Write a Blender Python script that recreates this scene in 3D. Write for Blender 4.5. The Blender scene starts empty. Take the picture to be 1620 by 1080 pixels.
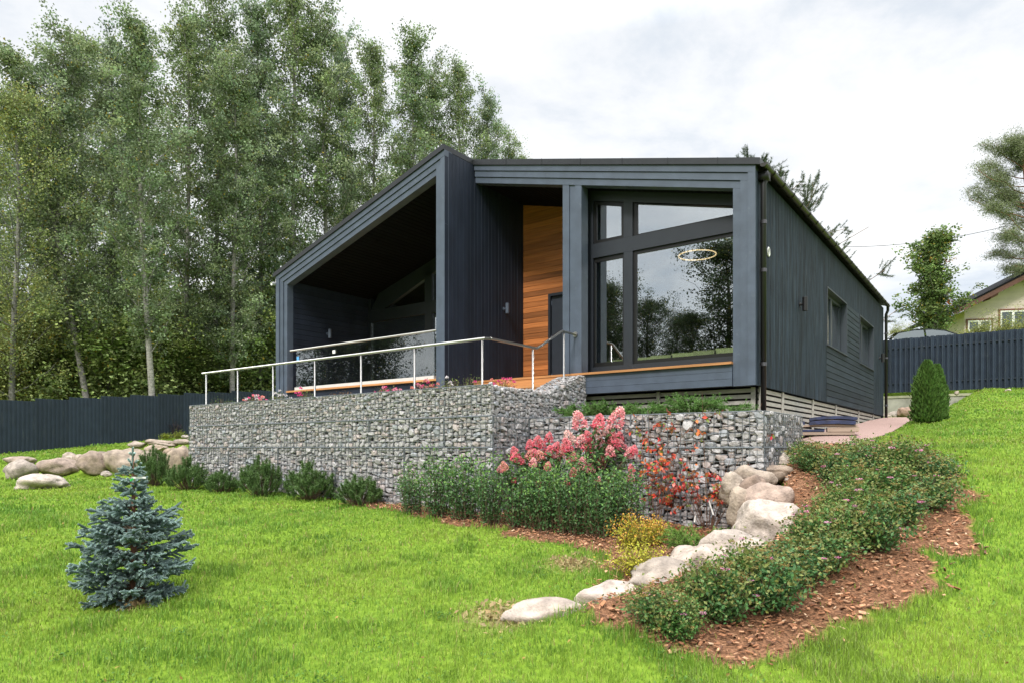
import bpy, bmesh, math, random
import numpy as np
from mathutils import Vector, Matrix, noise as mnoise

C = bpy.context.scene.collection
rad = math.radians
# ------------------------------------------------------------------ camera, sky, sun, exposure
F, CX, HY = 1065.0, 810.0, 707.0            # focal length and principal point, in photo pixels
cam = bpy.data.cameras.new("camera"); camo = bpy.data.objects.new("camera", cam); C.objects.link(camo)
camo.location = (0, 0, 0); camo.rotation_euler = (rad(90), 0, 0)
cam.sensor_width = 36; cam.lens = F / 1620 * 36; cam.shift_y = (HY - 540) / 1620
cam.clip_start = 0.05; cam.clip_end = 2000
bpy.context.scene.camera = camo
SUN_EL, SUN_AZ = 42, 205                    # azimuth the light comes from, degrees clockwise from +Y
vs = bpy.context.scene.view_settings
vs.view_transform = 'Standard'; vs.look = 'None'; vs.exposure = 1.1; vs.gamma = 1.0
try: vs.use_curve_mapping = False
except Exception: pass

def nd(nt, t, **kw):
    n = nt.nodes.new(t)
    for k, v in kw.items():
        if k.startswith('i_'):
            key = k[2:]; n.inputs[int(key) if key.isdigit() else key.replace('_', ' ')].default_value = v
        else: setattr(n, k, v)
    return n
def lk(nt, a, b): nt.links.new(a, b)
def ramp(nt, src, stops):
    r = nt.nodes.new('ShaderNodeValToRGB'); el = r.color_ramp.elements
    while len(el) > 1: el.remove(el[0])
    el[0].position, el[0].color = stops[0][0], tuple(stops[0][1]) + (1,)
    for p, c in stops[1:]:
        e = el.new(p); e.color = tuple(c) + (1,)
    lk(nt, src, r.inputs[0]); return r.outputs[0]

world = bpy.data.worlds.new("World"); bpy.context.scene.world = world; world.use_nodes = True
nt = world.node_tree; nt.nodes.clear()
out = nd(nt, 'ShaderNodeOutputWorld'); bg = nd(nt, 'ShaderNodeBackground'); bg.inputs[1].default_value = 0.1
sky = nd(nt, 'ShaderNodeTexSky'); sky.sky_type = 'NISHITA'; sky.sun_disc = False
sky.sun_elevation = rad(SUN_EL); sky.sun_rotation = rad(SUN_AZ)
tc = nd(nt, 'ShaderNodeTexCoord'); sx = nd(nt, 'ShaderNodeSeparateXYZ'); lk(nt, tc.outputs['Generated'], sx.inputs[0])
zz = nd(nt, 'ShaderNodeMath', operation='MAXIMUM'); lk(nt, sx.outputs[2], zz.inputs[0]); zz.inputs[1].default_value = 0.0
za = nd(nt, 'ShaderNodeMath', operation='ADD'); lk(nt, zz.outputs[0], za.inputs[0]); za.inputs[1].default_value = 0.22
dx = nd(nt, 'ShaderNodeMath', operation='DIVIDE'); lk(nt, sx.outputs[0], dx.inputs[0]); lk(nt, za.outputs[0], dx.inputs[1])
dy = nd(nt, 'ShaderNodeMath', operation='DIVIDE'); lk(nt, sx.outputs[1], dy.inputs[0]); lk(nt, za.outputs[0], dy.inputs[1])
cb = nd(nt, 'ShaderNodeCombineXYZ'); lk(nt, dx.outputs[0], cb.inputs[0]); lk(nt, dy.outputs[0], cb.inputs[1])
n1 = nd(nt, 'ShaderNodeTexNoise'); n1.inputs['Scale'].default_value = 1.7; n1.inputs['Detail'].default_value = 9
n1.inputs['Roughness'].default_value = 0.62; n1.inputs['Distortion'].default_value = 0.25
lk(nt, cb.outputs[0], n1.inputs['Vector'])
cloud = ramp(nt, n1.outputs[0], [(0.30, (3.3, 3.6, 4.05)), (0.39, (3.95, 4.18, 4.45)), (0.45, (4.55, 4.65, 4.78)), (0.53, (5.1, 5.15, 5.2)), (0.64, (5.8, 5.8, 5.75))])
# brighter towards the zenith, as an overcast sky is
grad = nd(nt, 'ShaderNodeMapRange'); grad.inputs[1].default_value = 0.52; grad.inputs[2].default_value = 0.95
grad.inputs[3].default_value = 1.0; grad.inputs[4].default_value = 4.8
lk(nt, sx.outputs[2], grad.inputs[0])
cm = nd(nt, 'ShaderNodeVectorMath', operation='SCALE'); lk(nt, cloud, cm.inputs[0]); lk(nt, grad.outputs[0], cm.inputs['Scale'])
mx = nd(nt, 'ShaderNodeMix', data_type='RGBA'); mx.inputs[0].default_value = 0.93
lk(nt, sky.outputs[0], mx.inputs[6]); lk(nt, cm.outputs[0], mx.inputs[7])
lk(nt, mx.outputs[2], bg.inputs[0]); lk(nt, bg.outputs[0], out.inputs[0])

sl = bpy.data.lights.new("sun", 'SUN'); slo = bpy.data.objects.new("sun", sl); C.objects.link(slo)
sl.energy = 1.5; sl.angle = rad(10); sl.color = (1, 0.95, 0.88)
_sd = Vector((math.sin(rad(SUN_AZ)) * math.cos(rad(SUN_EL)), math.cos(rad(SUN_AZ)) * math.cos(rad(SUN_EL)), math.sin(rad(SUN_EL))))
slo.rotation_euler = (-_sd).to_track_quat('-Z', 'Y').to_euler(); slo.location = (-10, -20, 30)

# ------------------------------------------------------------------ mesh helpers
class G:
    """collects vertices, faces and vertex colours and links them as ONE mesh"""
    def __init__(s): s.v = []; s.c = []; s.f = []; s.m = []; s.n = 0
    def add(s, V, Fc, col=(1, 1, 1), mat=0):
        V = np.asarray(V, np.float32).reshape(-1, 3); n = len(V)
        col = np.asarray(col, np.float32)
        if col.ndim == 1: col = np.tile(col, (n, 1))
        s.v.append(V); s.c.append(col)
        if isinstance(Fc, np.ndarray):
            s.f.append(Fc.astype(np.int32) + s.n); s.m.append(np.full(len(Fc), mat, np.int32))
        else:
            by = {}
            for f in Fc: by.setdefault(len(f), []).append(f)
            for k, l in by.items():
                s.f.append(np.asarray(l, np.int32) + s.n); s.m.append(np.full(len(l), mat, np.int32))
        s.n += n
    def box(s, a, b, col=(1, 1, 1), mat=0):
        (x0, y0, z0), (x1, y1, z1) = a, b
        x0, x1 = min(x0, x1), max(x0, x1); y0, y1 = min(y0, y1), max(y0, y1); z0, z1 = min(z0, z1), max(z0, z1)
        s.add([(x0,y0,z0),(x1,y0,z0),(x1,y1,z0),(x0,y1,z0),(x0,y0,z1),(x1,y0,z1),(x1,y1,z1),(x0,y1,z1)],
              [(0,3,2,1),(4,5,6,7),(0,1,5,4),(1,2,6,5),(2,3,7,6),(3,0,4,7)], col, mat)
    def prism(s, poly, v0, v1, col=(1, 1, 1), mat=0):
        """polygon of (x, z) extruded along y from v0 to v1"""
        k = len(poly); V = [(x, v0, z) for x, z in poly] + [(x, v1, z) for x, z in poly]
        Fc = [tuple(range(k)), tuple(range(2*k-1, k-1, -1))] + [((i+1) % k, i, i+k, (i+1) % k + k) for i in range(k)]
        s.add(V, Fc, col, mat)
    def tube(s, pts, r, sides=8, col=(1, 1, 1), mat=0, cap=True):
        P = np.asarray(pts, float); n = len(P); r = np.broadcast_to(np.asarray(r, float), (n,))
        T = np.gradient(P, axis=0); T /= np.linalg.norm(T, axis=1)[:, None] + 1e-9
        ref = np.array((0, 0, 1.0)) if abs(T[0][2]) < 0.9 else np.array((1.0, 0, 0))
        A = np.cross(T, ref); A /= np.linalg.norm(A, axis=1)[:, None] + 1e-9; B = np.cross(T, A)
        an = np.arange(sides) * 2 * np.pi / sides
        V = P[:, None] + r[:, None, None] * (np.cos(an)[None, :, None] * A[:, None] + np.sin(an)[None, :, None] * B[:, None])
        i = np.arange(n-1)[:, None] * sides; j = np.arange(sides)[None]; j2 = (j + 1) % sides
        Q = np.stack([i+j, i+j2, i+sides+j2, i+sides+j], -1).reshape(-1, 4)
        c = np.asarray(col, np.float32)
        base = s.n
        s.add(V.reshape(-1, 3), Q, c, mat)
        if cap:
            for b in (0, (n-1)*sides):
                s.f.append(np.array([[base + b + q for q in range(sides)]], np.int32)); s.m.append(np.array([mat], np.int32))
    def leaves(s, P, size, rng, col, aspect=0.6, flat=0.0, axis=None, mat=0, fold=0.12):
        N = len(P)
        if N == 0: return
        P = np.asarray(P, float); size = np.broadcast_to(np.asarray(size, float), (N,))
        a = rng.normal(size=(N, 3)) if axis is None else np.asarray(axis, float) + rng.normal(size=(N, 3)) * 0.15
        a /= np.linalg.norm(a, axis=1)[:, None] + 1e-9
        n = rng.normal(size=(N, 3)); n[:, 2] = np.abs(n[:, 2]) + flat
        b = np.cross(n, a); b /= np.linalg.norm(b, axis=1)[:, None] + 1e-9; n = np.cross(a, b)
        L = size[:, None]; Wd = L * aspect * 0.5
        V = np.stack([P, P + a*L*0.45 + b*Wd + n*Wd*fold*2, P + a*L, P + a*L*0.45 - b*Wd + n*Wd*fold*2], 1)
        k = np.arange(N)[:, None] * 4
        Fc = np.concatenate([k + [[0, 1, 2]], k + [[0, 2, 3]]])
        col = np.asarray(col, np.float32)
        if col.ndim == 1: col = np.tile(col, (N, 1))
        s.add(V.reshape(-1, 3), Fc, np.repeat(col, 4, 0), mat)
    def needles(s, P, D, L, w, rng, col, mat=0):
        """thin triangles from P along D"""
        N = len(P); b = np.cross(D, rng.normal(size=(N, 3))); b /= np.linalg.norm(b, axis=1)[:, None] + 1e-9
        L = np.broadcast_to(np.asarray(L, float), (N,))[:, None]
        V = np.stack([P - b*w, P + b*w, P + D*L], 1); k = np.arange(N)[:, None]*3
        col = np.asarray(col, np.float32)
        if col.ndim == 1: col = np.tile(col, (N, 1))
        s.add(V.reshape(-1, 3), k + [[0, 1, 2]], np.repeat(col, 3, 0), mat)
    def mesh(s, name, mats, smooth=False):
        me = bpy.data.meshes.new(name)
        V = np.concatenate(s.v) if s.v else np.zeros((0, 3), np.float32)
        me.vertices.add(len(V)); me.vertices.foreach_set('co', V.ravel())
        tot = np.concatenate([np.full(len(f), f.shape[1], np.int32) for f in s.f])
        idx = np.concatenate([f.ravel() for f in s.f])
        st = np.concatenate([[0], np.cumsum(tot)[:-1]]).astype(np.int32)
        me.loops.add(len(idx)); me.loops.foreach_set('vertex_index', idx.astype(np.int32))
        me.polygons.add(len(tot)); me.polygons.foreach_set('loop_start', st)
        try: me.polygons.foreach_set('loop_total', tot)
        except Exception: pass
        me.polygons.foreach_set('material_index', np.concatenate(s.m))
        me.polygons.foreach_set('use_smooth', np.full(len(tot), smooth))
        at = me.color_attributes.new('Col', 'FLOAT_COLOR', 'POINT')
        at.data.foreach_set('color', np.concatenate([np.concatenate(s.c), np.ones((len(V), 1), np.float32)], 1).ravel())
        for m in (mats if isinstance(mats, (list, tuple)) else [mats]): me.materials.append(m)
        me.update(calc_edges=True); return me
    def obj(s, name, mats, parent=None, smooth=False, loc=(0, 0, 0)):
        o = bpy.data.objects.new(name, s.mesh(name, mats, smooth)); C.objects.link(o)
        o.location = loc
        if parent is not None: o.parent = parent
        return o

def tag(o, label=None, cat=None, group=None, kind=None):
    for k, v in (('label', label), ('category', cat), ('group', group), ('kind', kind)):
        if v: o[k] = v
    return o
def thing(name, label, cat, loc=(0, 0, 0), rz=0, group=None, scale=1):
    o = bpy.data.objects.new(name, None); C.objects.link(o); o.location = loc; o.rotation_euler = (0, 0, rz)
    o.scale = (scale,)*3 if not isinstance(scale, (tuple, list)) else scale
    o.empty_display_size = 0.2
    return tag(o, label, cat, group)
def copy_tree(o, parent=None):
    c = o.copy(); C.objects.link(c)
    if parent is not None: c.parent = parent
    for ch in list(o.children): copy_tree(ch, c)
    return c

# ------------------------------------------------------------------ materials
def material(name):
    m = bpy.data.materials.new(name); m.use_nodes = True; n = m.node_tree; n.nodes.clear()
    o = nd(n, 'ShaderNodeOutputMaterial'); return m, n, o
def mat(name, rgb=(1, 1, 1), rough=0.6, metal=0.0, var=0.12, scale=6.0, stretch=(1, 1, 1), bump=0.0, bscale=40.0, spec=0.5, col=True, dist=0.01, streak=None):
    """principled; colour = rgb x Col attribute x mottling"""
    m, n, o = material(name)
    p = nd(n, 'ShaderNodeBsdfPrincipled'); lk(n, p.outputs[0], o.inputs[0])
    p.inputs['Roughness'].default_value = rough; p.inputs['Metallic'].default_value = metal
    p.inputs['Specular IOR Level'].default_value = spec
    t = nd(n, 'ShaderNodeTexCoord'); mp = nd(n, 'ShaderNodeMapping'); mp.inputs['Scale'].default_value = stretch
    lk(n, t.outputs['Object'], mp.inputs[0])
    no = nd(n, 'ShaderNodeTexNoise'); no.inputs['Scale'].default_value = scale; no.inputs['Detail'].default_value = 5
    lk(n, mp.outputs[0], no.inputs['Vector'])
    k = ramp(n, no.outputs[0], [(0.3, (1-var,)*3), (0.7, (1+var,)*3)])
    mu = nd(n, 'ShaderNodeMix', data_type='RGBA', blend_type='MULTIPLY'); mu.inputs[0].default_value = 1
    mu.inputs[6].default_value = tuple(rgb) + (1,); lk(n, k, mu.inputs[7]); last = mu.outputs[2]
    if col:
        at = nd(n, 'ShaderNodeAttribute', attribute_name='Col')
        m2 = nd(n, 'ShaderNodeMix', data_type='RGBA', blend_type='MULTIPLY'); m2.inputs[0].default_value = 1
        lk(n, last, m2.inputs[6]); lk(n, at.outputs['Color'], m2.inputs[7]); last = m2.outputs[2]
    if streak:
        s3 = nd(n, 'ShaderNodeTexNoise'); s3.inputs['Scale'].default_value = streak[0]; s3.inputs['Detail'].default_value = 8; s3.inputs['Roughness'].default_value = .7
        m3 = nd(n, 'ShaderNodeMapping'); m3.inputs['Scale'].default_value = streak[1]; lk(n, t.outputs['Object'], m3.inputs[0]); lk(n, m3.outputs[0], s3.inputs['Vector'])
        k3 = ramp(n, s3.outputs[0], [(streak[2], (0, 0, 0)), (streak[2]+.14, (1, 1, 1))]); f3 = nd(n, 'ShaderNodeMath', operation='MULTIPLY'); lk(n, k3, f3.inputs[0]); f3.inputs[1].default_value = streak[4]
        x3 = nd(n, 'ShaderNodeMix', data_type='RGBA'); lk(n, f3.outputs[0], x3.inputs[0]); lk(n, last, x3.inputs[6]); x3.inputs[7].default_value = tuple(streak[3])+(1,); last = x3.outputs[2]
    lk(n, last, p.inputs['Base Color'])
    if bump:
        b2 = nd(n, 'ShaderNodeTexNoise'); b2.inputs['Scale'].default_value = bscale; b2.inputs['Detail'].default_value = 6
        lk(n, mp.outputs[0], b2.inputs['Vector'])
        bp = nd(n, 'ShaderNodeBump'); bp.inputs['Strength'].default_value = bump; bp.inputs['Distance'].default_value = dist
        lk(n, b2.outputs[0], bp.inputs['Height']); lk(n, bp.outputs[0], p.inputs['Normal'])
    return m
def leafmat(name, gain=1.0, trans=0.3, rough=0.5):
    """leaf: Col attribute, diffuse + translucent, slight sheen"""
    m, n, o = material(name)
    at = nd(n, 'ShaderNodeAttribute', attribute_name='Col')
    g = nd(n, 'ShaderNodeVectorMath', operation='SCALE'); lk(n, at.outputs['Color'], g.inputs[0]); g.inputs['Scale'].default_value = gain
    p = nd(n, 'ShaderNodeBsdfPrincipled'); p.inputs['Roughness'].default_value = rough; p.inputs['Specular IOR Level'].default_value = 0.18
    lk(n, g.outputs[0], p.inputs['Base Color'])
    tr = nd(n, 'ShaderNodeBsdfTranslucent'); lk(n, g.outputs[0], tr.inputs[0])
    x = nd(n, 'ShaderNodeMixShader'); x.inputs[0].default_value = trans
    lk(n, p.outputs[0], x.inputs[1]); lk(n, tr.outputs[0], x.inputs[2]); lk(n, x.outputs[0], o.inputs[0])
    return m
def glassmat(name, refl=0.2, tint=(0.8, 0.86, 0.86)):
    m, n, o = material(name)
    lw = nd(n, 'ShaderNodeLayerWeight'); pw = nd(n, 'ShaderNodeMath', operation='POWER'); lk(n, lw.outputs['Facing'], pw.inputs[0]); pw.inputs[1].default_value = 4
    ma = nd(n, 'ShaderNodeMath', operation='MULTIPLY_ADD', use_clamp=True); lk(n, pw.outputs[0], ma.inputs[0]); ma.inputs[1].default_value = 0.75; ma.inputs[2].default_value = refl
    t = nd(n, 'ShaderNodeBsdfTransparent'); t.inputs[0].default_value = tint + (1,)
    g = nd(n, 'ShaderNodeBsdfGlossy'); g.inputs['Roughness'].default_value = 0.0; g.inputs[0].default_value = (0.95, 0.98, 1, 1)
    x = nd(n, 'ShaderNodeMixShader'); lk(n, ma.outputs[0], x.inputs[0]); lk(n, t.outputs[0], x.inputs[1]); lk(n, g.outputs[0], x.inputs[2]); lk(n, x.outputs[0], o.inputs[0])
    return m
def emit(name, rgb, s):
    m, n, o = material(name); e = nd(n, 'ShaderNodeEmission'); e.inputs[0].default_value = tuple(rgb)+(1,); e.inputs[1].default_value = s
    lk(n, e.outputs[0], o.inputs[0]); return m

M = {}
M['clad'] = mat('navy_cladding', (0.0150, 0.0205, 0.0350), 0.6, spec=.22, var=0.22, scale=3, stretch=(1, 1, 0.4), bump=0.25, bscale=60, dist=0.004, streak=(18, (1, 1, .2), .60, (.05, .06, .075), .35))
M['frame'] = mat('bluegrey_frame_board', (0.060, 0.078, 0.112), 0.5, var=0.16, scale=4, bump=0.25, bscale=50, dist=0.004, streak=(22, (.35, .35, .35), .60, (.17, .19, .22), .30))
M['sideclad'] = mat('weathered_side_cladding', (0.0180, 0.0275, 0.0405), 0.7, spec=.18, var=0.60, scale=14, stretch=(1, 1, 0.12), bump=0.35, bscale=70, dist=0.005, streak=(16, (1, 1, .10), .56, (.085, .095, .10), .55))
M['sidepanel'] = mat('grey_side_siding', (0.028, 0.038, 0.051), 0.7, spec=.18, var=0.25, scale=7, stretch=(1, 0.15, 1), bump=0.3, bscale=60, dist=0.004, streak=(14, (1, .12, 1), .58, (.09, .10, .105), .4))
M['revealp'] = mat('side_window_frame_paint', (0.026, 0.035, 0.048), 0.5, var=.1)
M['roof'] = mat('dark_roof_metal', (0.024, 0.026, 0.030), 0.42, metal=0.3, var=0.1)
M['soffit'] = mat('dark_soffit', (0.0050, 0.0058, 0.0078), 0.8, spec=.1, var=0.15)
M['black'] = mat('black_metal', (0.012, 0.012, 0.013), 0.4, metal=0.2, var=0.1)
M['gutter'] = mat('brown_black_gutter', (0.022, 0.019, 0.016), 0.35, var=0.2)
M['cedar'] = mat('cedar_cladding', (0.34, 0.120, 0.034), 0.5, var=0.28, scale=5, stretch=(0.25, 1, 6), bump=0.15, bscale=60, dist=0.003)
M['deck'] = mat('larch_decking', (0.44, 0.20, 0.07), 0.55, var=0.2, scale=6, stretch=(0.2, 3, 3), bump=0.15)
M['winframe'] = mat('dark_window_frame', (0.015, 0.019, 0.027), 0.45, var=0.08)
M['glass'] = glassmat('window_glass', 0.38)
M['glass_rail'] = glassmat('balustrade_glass', 0.13, (0.90, 0.93, 0.92))
M['plaster'] = mat('plaster', (0.55, 0.54, 0.50), 0.8, var=0.03, scale=2)
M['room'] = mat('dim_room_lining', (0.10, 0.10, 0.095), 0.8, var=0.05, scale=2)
M['white'] = mat('white_paint', (0.75, 0.75, 0.74), 0.5, var=0.04)
M['steel'] = mat('brushed_steel', (0.44, 0.43, 0.41), 0.30, metal=1.0, var=0.06, scale=20)
M['lattice'] = mat('pale_lattice_board', (0.36, 0.345, 0.315), 0.7, var=0.16, scale=5, stretch=(1, 1, 3))
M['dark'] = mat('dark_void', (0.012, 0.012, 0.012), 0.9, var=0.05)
M['core'] = mat('gabion_gap_shade', (0.055, 0.053, 0.053), 0.95, var=.5, scale=25)  # darker than the stones: the shade in their gaps put into the backing colour
M['stone'] = mat('crushed_granite', (0.375, 0.362, 0.366), 0.85, var=0.24, scale=40, bump=0.8, bscale=90, dist=0.01)
M['wire'] = mat('galvanised_wire', (0.15, 0.165, 0.18), 0.5, metal=0.4, var=0.1)
M['boulder'] = mat('boulder_granite', (0.29, 0.25, 0.222), 0.85, var=0.36, scale=8, bump=0.8, bscale=34, dist=0.02, streak=(38, (1, 1, 1), .55, (.10, .09, .08), .60))
M['fence'] = mat('navy_fence_sheet', (0.021, 0.031, 0.049), 0.5, spec=.3, var=0.14, scale=3, streak=(5, (1, 1, .3), .56, (.075, .085, .095), .35))
M['soil'] = mat('dark_soil', (0.055, 0.038, 0.026), 0.95, var=0.4, scale=14, bump=0.6, bscale=50)
M['chips'] = mat('bark_chips', (1, 1, 1), 0.9, var=0.3, scale=30, bump=0.3, bscale=60)
M['leaf'] = leafmat('foliage_leaf', 1.0, 0.30)
M['shrubleaf'] = leafmat('shrub_leaf', 1.0, 0.18, 0.4)
M['needle'] = leafmat('conifer_needle', 1.0, 0.10, 0.55)
M['grassm'] = leafmat('grass_blade', 1.0, 0.35, 0.5)
M['petal'] = leafmat('flower_petal', 1.0, 0.25, 0.6)
M['bark'] = mat('tree_bark', (1, 1, 1), 0.9, var=0.45, scale=7, stretch=(1, 1, 2.2), bump=0.6, bscale=25, dist=0.02)
M['stem'] = mat('plant_stem', (0.10, 0.065, 0.04), 0.8, var=0.2)
M['gravel'] = mat('red_gravel_path', (0.33, 0.22, 0.19), 0.95, var=0.28, scale=60, bump=0.5, bscale=120, dist=0.01)
M['concrete'] = mat('weathered_concrete', (0.30, 0.29, 0.25), 0.9, var=0.3, scale=2.5, bump=0.3, bscale=20)
M['bluepaint'] = mat('scuffed_blue_paint', (0.018, 0.026, 0.075), 0.5, var=0.5, scale=12)
M['rawwood'] = mat('weathered_wood', (0.30, 0.23, 0.18), 0.8, var=0.3, scale=6, stretch=(0.3, 3, 3))
M['yellowboard'] = mat('cream_clapboard', (0.57, 0.49, 0.44), 0.7, var=0.07, scale=2)
M['brownwood'] = mat('brown_fascia', (0.085, 0.035, 0.022), 0.6, var=0.2)
M['carpaint'] = mat('silver_car_paint', (0.55, 0.57, 0.60), 0.25, metal=0.6, var=0.03)
M['darkglass'] = mat('tinted_glass', (0.05, 0.07, 0.08), 0.05, var=0.02, spec=0.9)
M['palegreen'] = mat('pale_green_fence_sheet', (0.42, 0.44, 0.24), 0.6, var=0.06)
M['ring'] = emit('lit_ring', (1.0, 0.66, 0.34), 1.25)
M['rubber'] = mat('tyre_rubber', (0.02, 0.02, 0.02), 0.9)
M['tagwhite'] = mat('white_plastic_tag', (0.8, 0.8, 0.78), 0.5, var=0.02)
M['tagblue'] = mat('blue_sticker', (0.10, 0.35, 0.70), 0.5, var=0.02)
M['plain'] = mat('painted', (1, 1, 1), 0.6, var=0.1)

# ------------------------------------------------------------------ house frame of reference
A = math.atan2(790, 1065); UX = (math.cos(A), -math.sin(A)); VX = (math.sin(A), math.cos(A)); O = (-1.397, 13.9)
def W(u, v): return (O[0] + u*UX[0] + v*VX[0], O[1] + u*UX[1] + v*VX[1])
def toUV(x, y):
    a, b = x - O[0], y - O[1]; return a*UX[0] + b*UX[1], a*VX[0] + b*VX[1]
_off = {}
def hthing(name, label, cat, u, v, z, group=None):
    x, y = W(u, v); o = thing(name, label, cat, (x, y, z), -A, group); _off[o.name] = (-u, -v, -z); return o
def hpart(root, name, g, mats, smooth=False):
    return g.obj(name, mats, root, smooth, _off[root.name])

# ------------------------------------------------------------------ terrain
def sst(t): t = np.clip(t, 0, 1); return t*t*(3 - 2*t)
_rs = np.random.RandomState(5); _tab = _rs.rand(256, 256)
def vn(x, y, s=1.0):
    x = np.asarray(x, float)*s + 1000.3; y = np.asarray(y, float)*s + 1000.7
    i = np.floor(x).astype(int); j = np.floor(y).astype(int); fx = sst(x-i); fy = sst(y-j)
    t = lambda a, b: _tab[a % 256, b % 256]
    return (t(i, j)*(1-fx)+t(i+1, j)*fx)*(1-fy) + (t(i, j+1)*(1-fx)+t(i+1, j+1)*fx)*fy
XB_Y = [4.5, 5.4, 5.8, 6.1, 6.7, 7.3, 8.0, 8.8, 9.2, 12, 30]; XB_X = [-0.5, 0.05, 0.60, 1.10, 2.25, 2.88, 3.20, 3.38, 3.62, 4.2, 12]
PR_Y = [10, 11.3, 13, 17.6, 22, 24, 25, 27]; PR_X = [5.2, 5.85, 7.2, 10.25, 13.3, 14.6, 15.3, 16.2]
def ground(x, y):
    x = np.asarray(x, float); y = np.asarray(y, float)
    zl = np.interp(y, [-60, -10, 4.5, 10, 20, 40], [-1.9, -1.7, -1.6, -1.10, -0.65, -0.4])
    t = (x + 18.9)*VX[0] + (y - 24.8)*VX[1]
    zu = np.clip(-0.26 + 0.104*t, -2, 2.2)
    yb = np.interp(x, [-40, -18, -13.5, -6.6, -4, 2], [22, 18.6, 17.6, 16.6, 17.0, 17.0])
    wl = sst((y - yb + 0.1)/0.8); zl = zl*(1-wl) + zu*wl
    zr = np.interp(y, [-60, 4.5, 5.5, 7, 8.5, 10, 11, 12, 16, 20, 24, 26, 28, 30, 38, 60], [-1.9, -1.58, -1.42, -0.95, -0.5, -0.15, 0.05, 0.15, 0.75, 1.35, 2.1, 2.6, 3.2, 3.6, 5.0, 6.0])
    zp = 0.02 + 0.083*(y - 11)
    wp = (1 - sst((x - np.interp(y, PR_Y, PR_X))/2.6 + 0.02)) * sst((y-10.2)/1.2) * (1 - sst((y - 26.3 + 0.55*(x-14.2))/0.4))
    zr = zr*(1-wp) + np.minimum(zp, 1.05)*wp
    w = sst((x - np.interp(y, XB_Y, XB_X))/0.55 + 0.5)
    w = np.where(y > 12, sst((x - np.interp(y, XB_Y, XB_X))/2.5 + 0.5), w)
    z = zl*(1-w) + zr*w
    z = z + 5.4*sst((-x - 12.5)/8.5)*sst((10 - y)/9)               # bank rising beyond the left edge of the lawn
    near = np.exp(-((y-12)/14)**2)
    return z + (vn(x, y, 0.7)-0.5)*0.07*near + (vn(x, y, 2.1)-0.5)*0.02*near
def gz(x, y): return float(ground(x, y))
def gpx(px, py, lo=3.0, hi=40.0):
    """point of the terrain seen at a pixel of the photo"""
    D = np.arange(lo, hi, 0.02); X = (px - CX)/F*D; Z = (HY - py)/F*D
    hit = np.nonzero(ground(X, D) >= Z)[0]; i = hit[0] if len(hit) else len(D)-1
    return float(X[i]), float(D[i]), gz(X[i], D[i])
def at(px, py, D): return ((px-CX)/F*D, D, (HY-py)/F*D)
def inpoly(x, y, poly):
    x = np.asarray(x, float); y = np.asarray(y, float); r = np.zeros(x.shape, bool); n = len(poly)
    for i in range(n):
        (x0, y0), (x1, y1) = poly[i][:2], poly[(i+1) % n][:2]
        c = ((y0 > y) != (y1 > y)) & (x < (x1-x0)*(y-y0)/((y1-y0) + 1e-12) + x0); r ^= c
    return r
BED = [gpx(*p)[:2] for p in ((1050, 1035), (1150, 1048), (1260, 1030), (1360, 995), (1470, 925), (1532, 850), (1532, 790), (1500, 735), (1430, 703))] + \
      [(6.0, 11.2), (4.9, 11.0), (4.5, 10.6), (4.1, 9.9), (3.6, 9.0), (3.1, 8.3), (2.8, 7.6), (2.1, 6.95), (1.0, 6.3), (0.5, 5.75)]
LOW = [gpx(*p)[:2] for p in ((560, 797), (700, 826), (800, 842), (900, 862), (965, 880), (960, 915), (1010, 935), (1090, 915))] + \
      [(2.2, 7.3), (2.7, 8.0), (3.0, 8.8), (3.4, 9.3), W(6.6, -0.9), W(2.8, -0.9), W(2.8, -1.95), W(-1.5, -1.95)]
def mulch(x, y):
    a = np.asarray(x) + (vn(x, y, 2.6)-.5)*.42; b = np.asarray(y) + (vn(np.asarray(x)+40, y, 2.9)-.5)*.42
    return inpoly(a, b, BED) | inpoly(a, b, LOW)
def in_path(x, y):
    u, v = toUV(x, y); return (y > 10.9) & (x < np.interp(y, PR_Y, PR_X)) & (u > 5.9) & (y < 24.5)
def built(x, y):
    u, v = toUV(x, y)
    return ((u > -6.45) & (u < 2.85) & (v > -2.02) & (v < 15)) | ((u > 2.7) & (u < 6.75) & (v > -0.98) & (v < 15))

def axis(segs):
    o = []
    for a, b, s in segs: o += list(np.arange(a, b, s))
    return np.array(o + [segs[-1][1]])
gx = axis([(-420, -60, 40), (-60, -24, 3), (-24, -12, 0.5), (-12, 14, 0.1), (14, 30, 0.5), (30, 60, 3), (60, 420, 40)])
gy = axis([(-420, -40, 40), (-40, 0, 2), (0, 3, 0.5), (3, 14, 0.1), (14, 32, 0.35), (32, 80, 2.5), (80, 440, 40)])
XX, YY = np.meshgrid(gx, gy); ZZ = ground(XX, YY)
g = G(); nx, ny = len(gx), len(gy)
ii, jj = np.meshgrid(np.arange(nx-1), np.arange(ny-1)); b0 = (jj*nx + ii).ravel()
mu_ = mulch(XX, YY).astype(float).ravel()
dry = sum(np.exp(-(((XX-a)/r)**2 + ((YY-b)/r)**2)*1.2) for a, b, r in [gpx(905, 893)[:2] + (0.30,), gpx(800, 975)[:2] + (0.35,), gpx(215, 958)[:2] + (0.16,)]).ravel()
g.add(np.stack([XX.ravel(), YY.ravel(), ZZ.ravel()], 1), np.stack([b0, b0+1, b0+nx+1, b0+nx], 1), np.stack([mu_, np.clip(dry, 0, 1), mu_*0], 1))
m, n, o_ = material('lawn_soil')
p_ = nd(n, 'ShaderNodeBsdfPrincipled'); p_.inputs['Roughness'].default_value = 0.95; p_.inputs['Specular IOR Level'].default_value = 0.1; lk(n, p_.outputs[0], o_.inputs[0])
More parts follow.
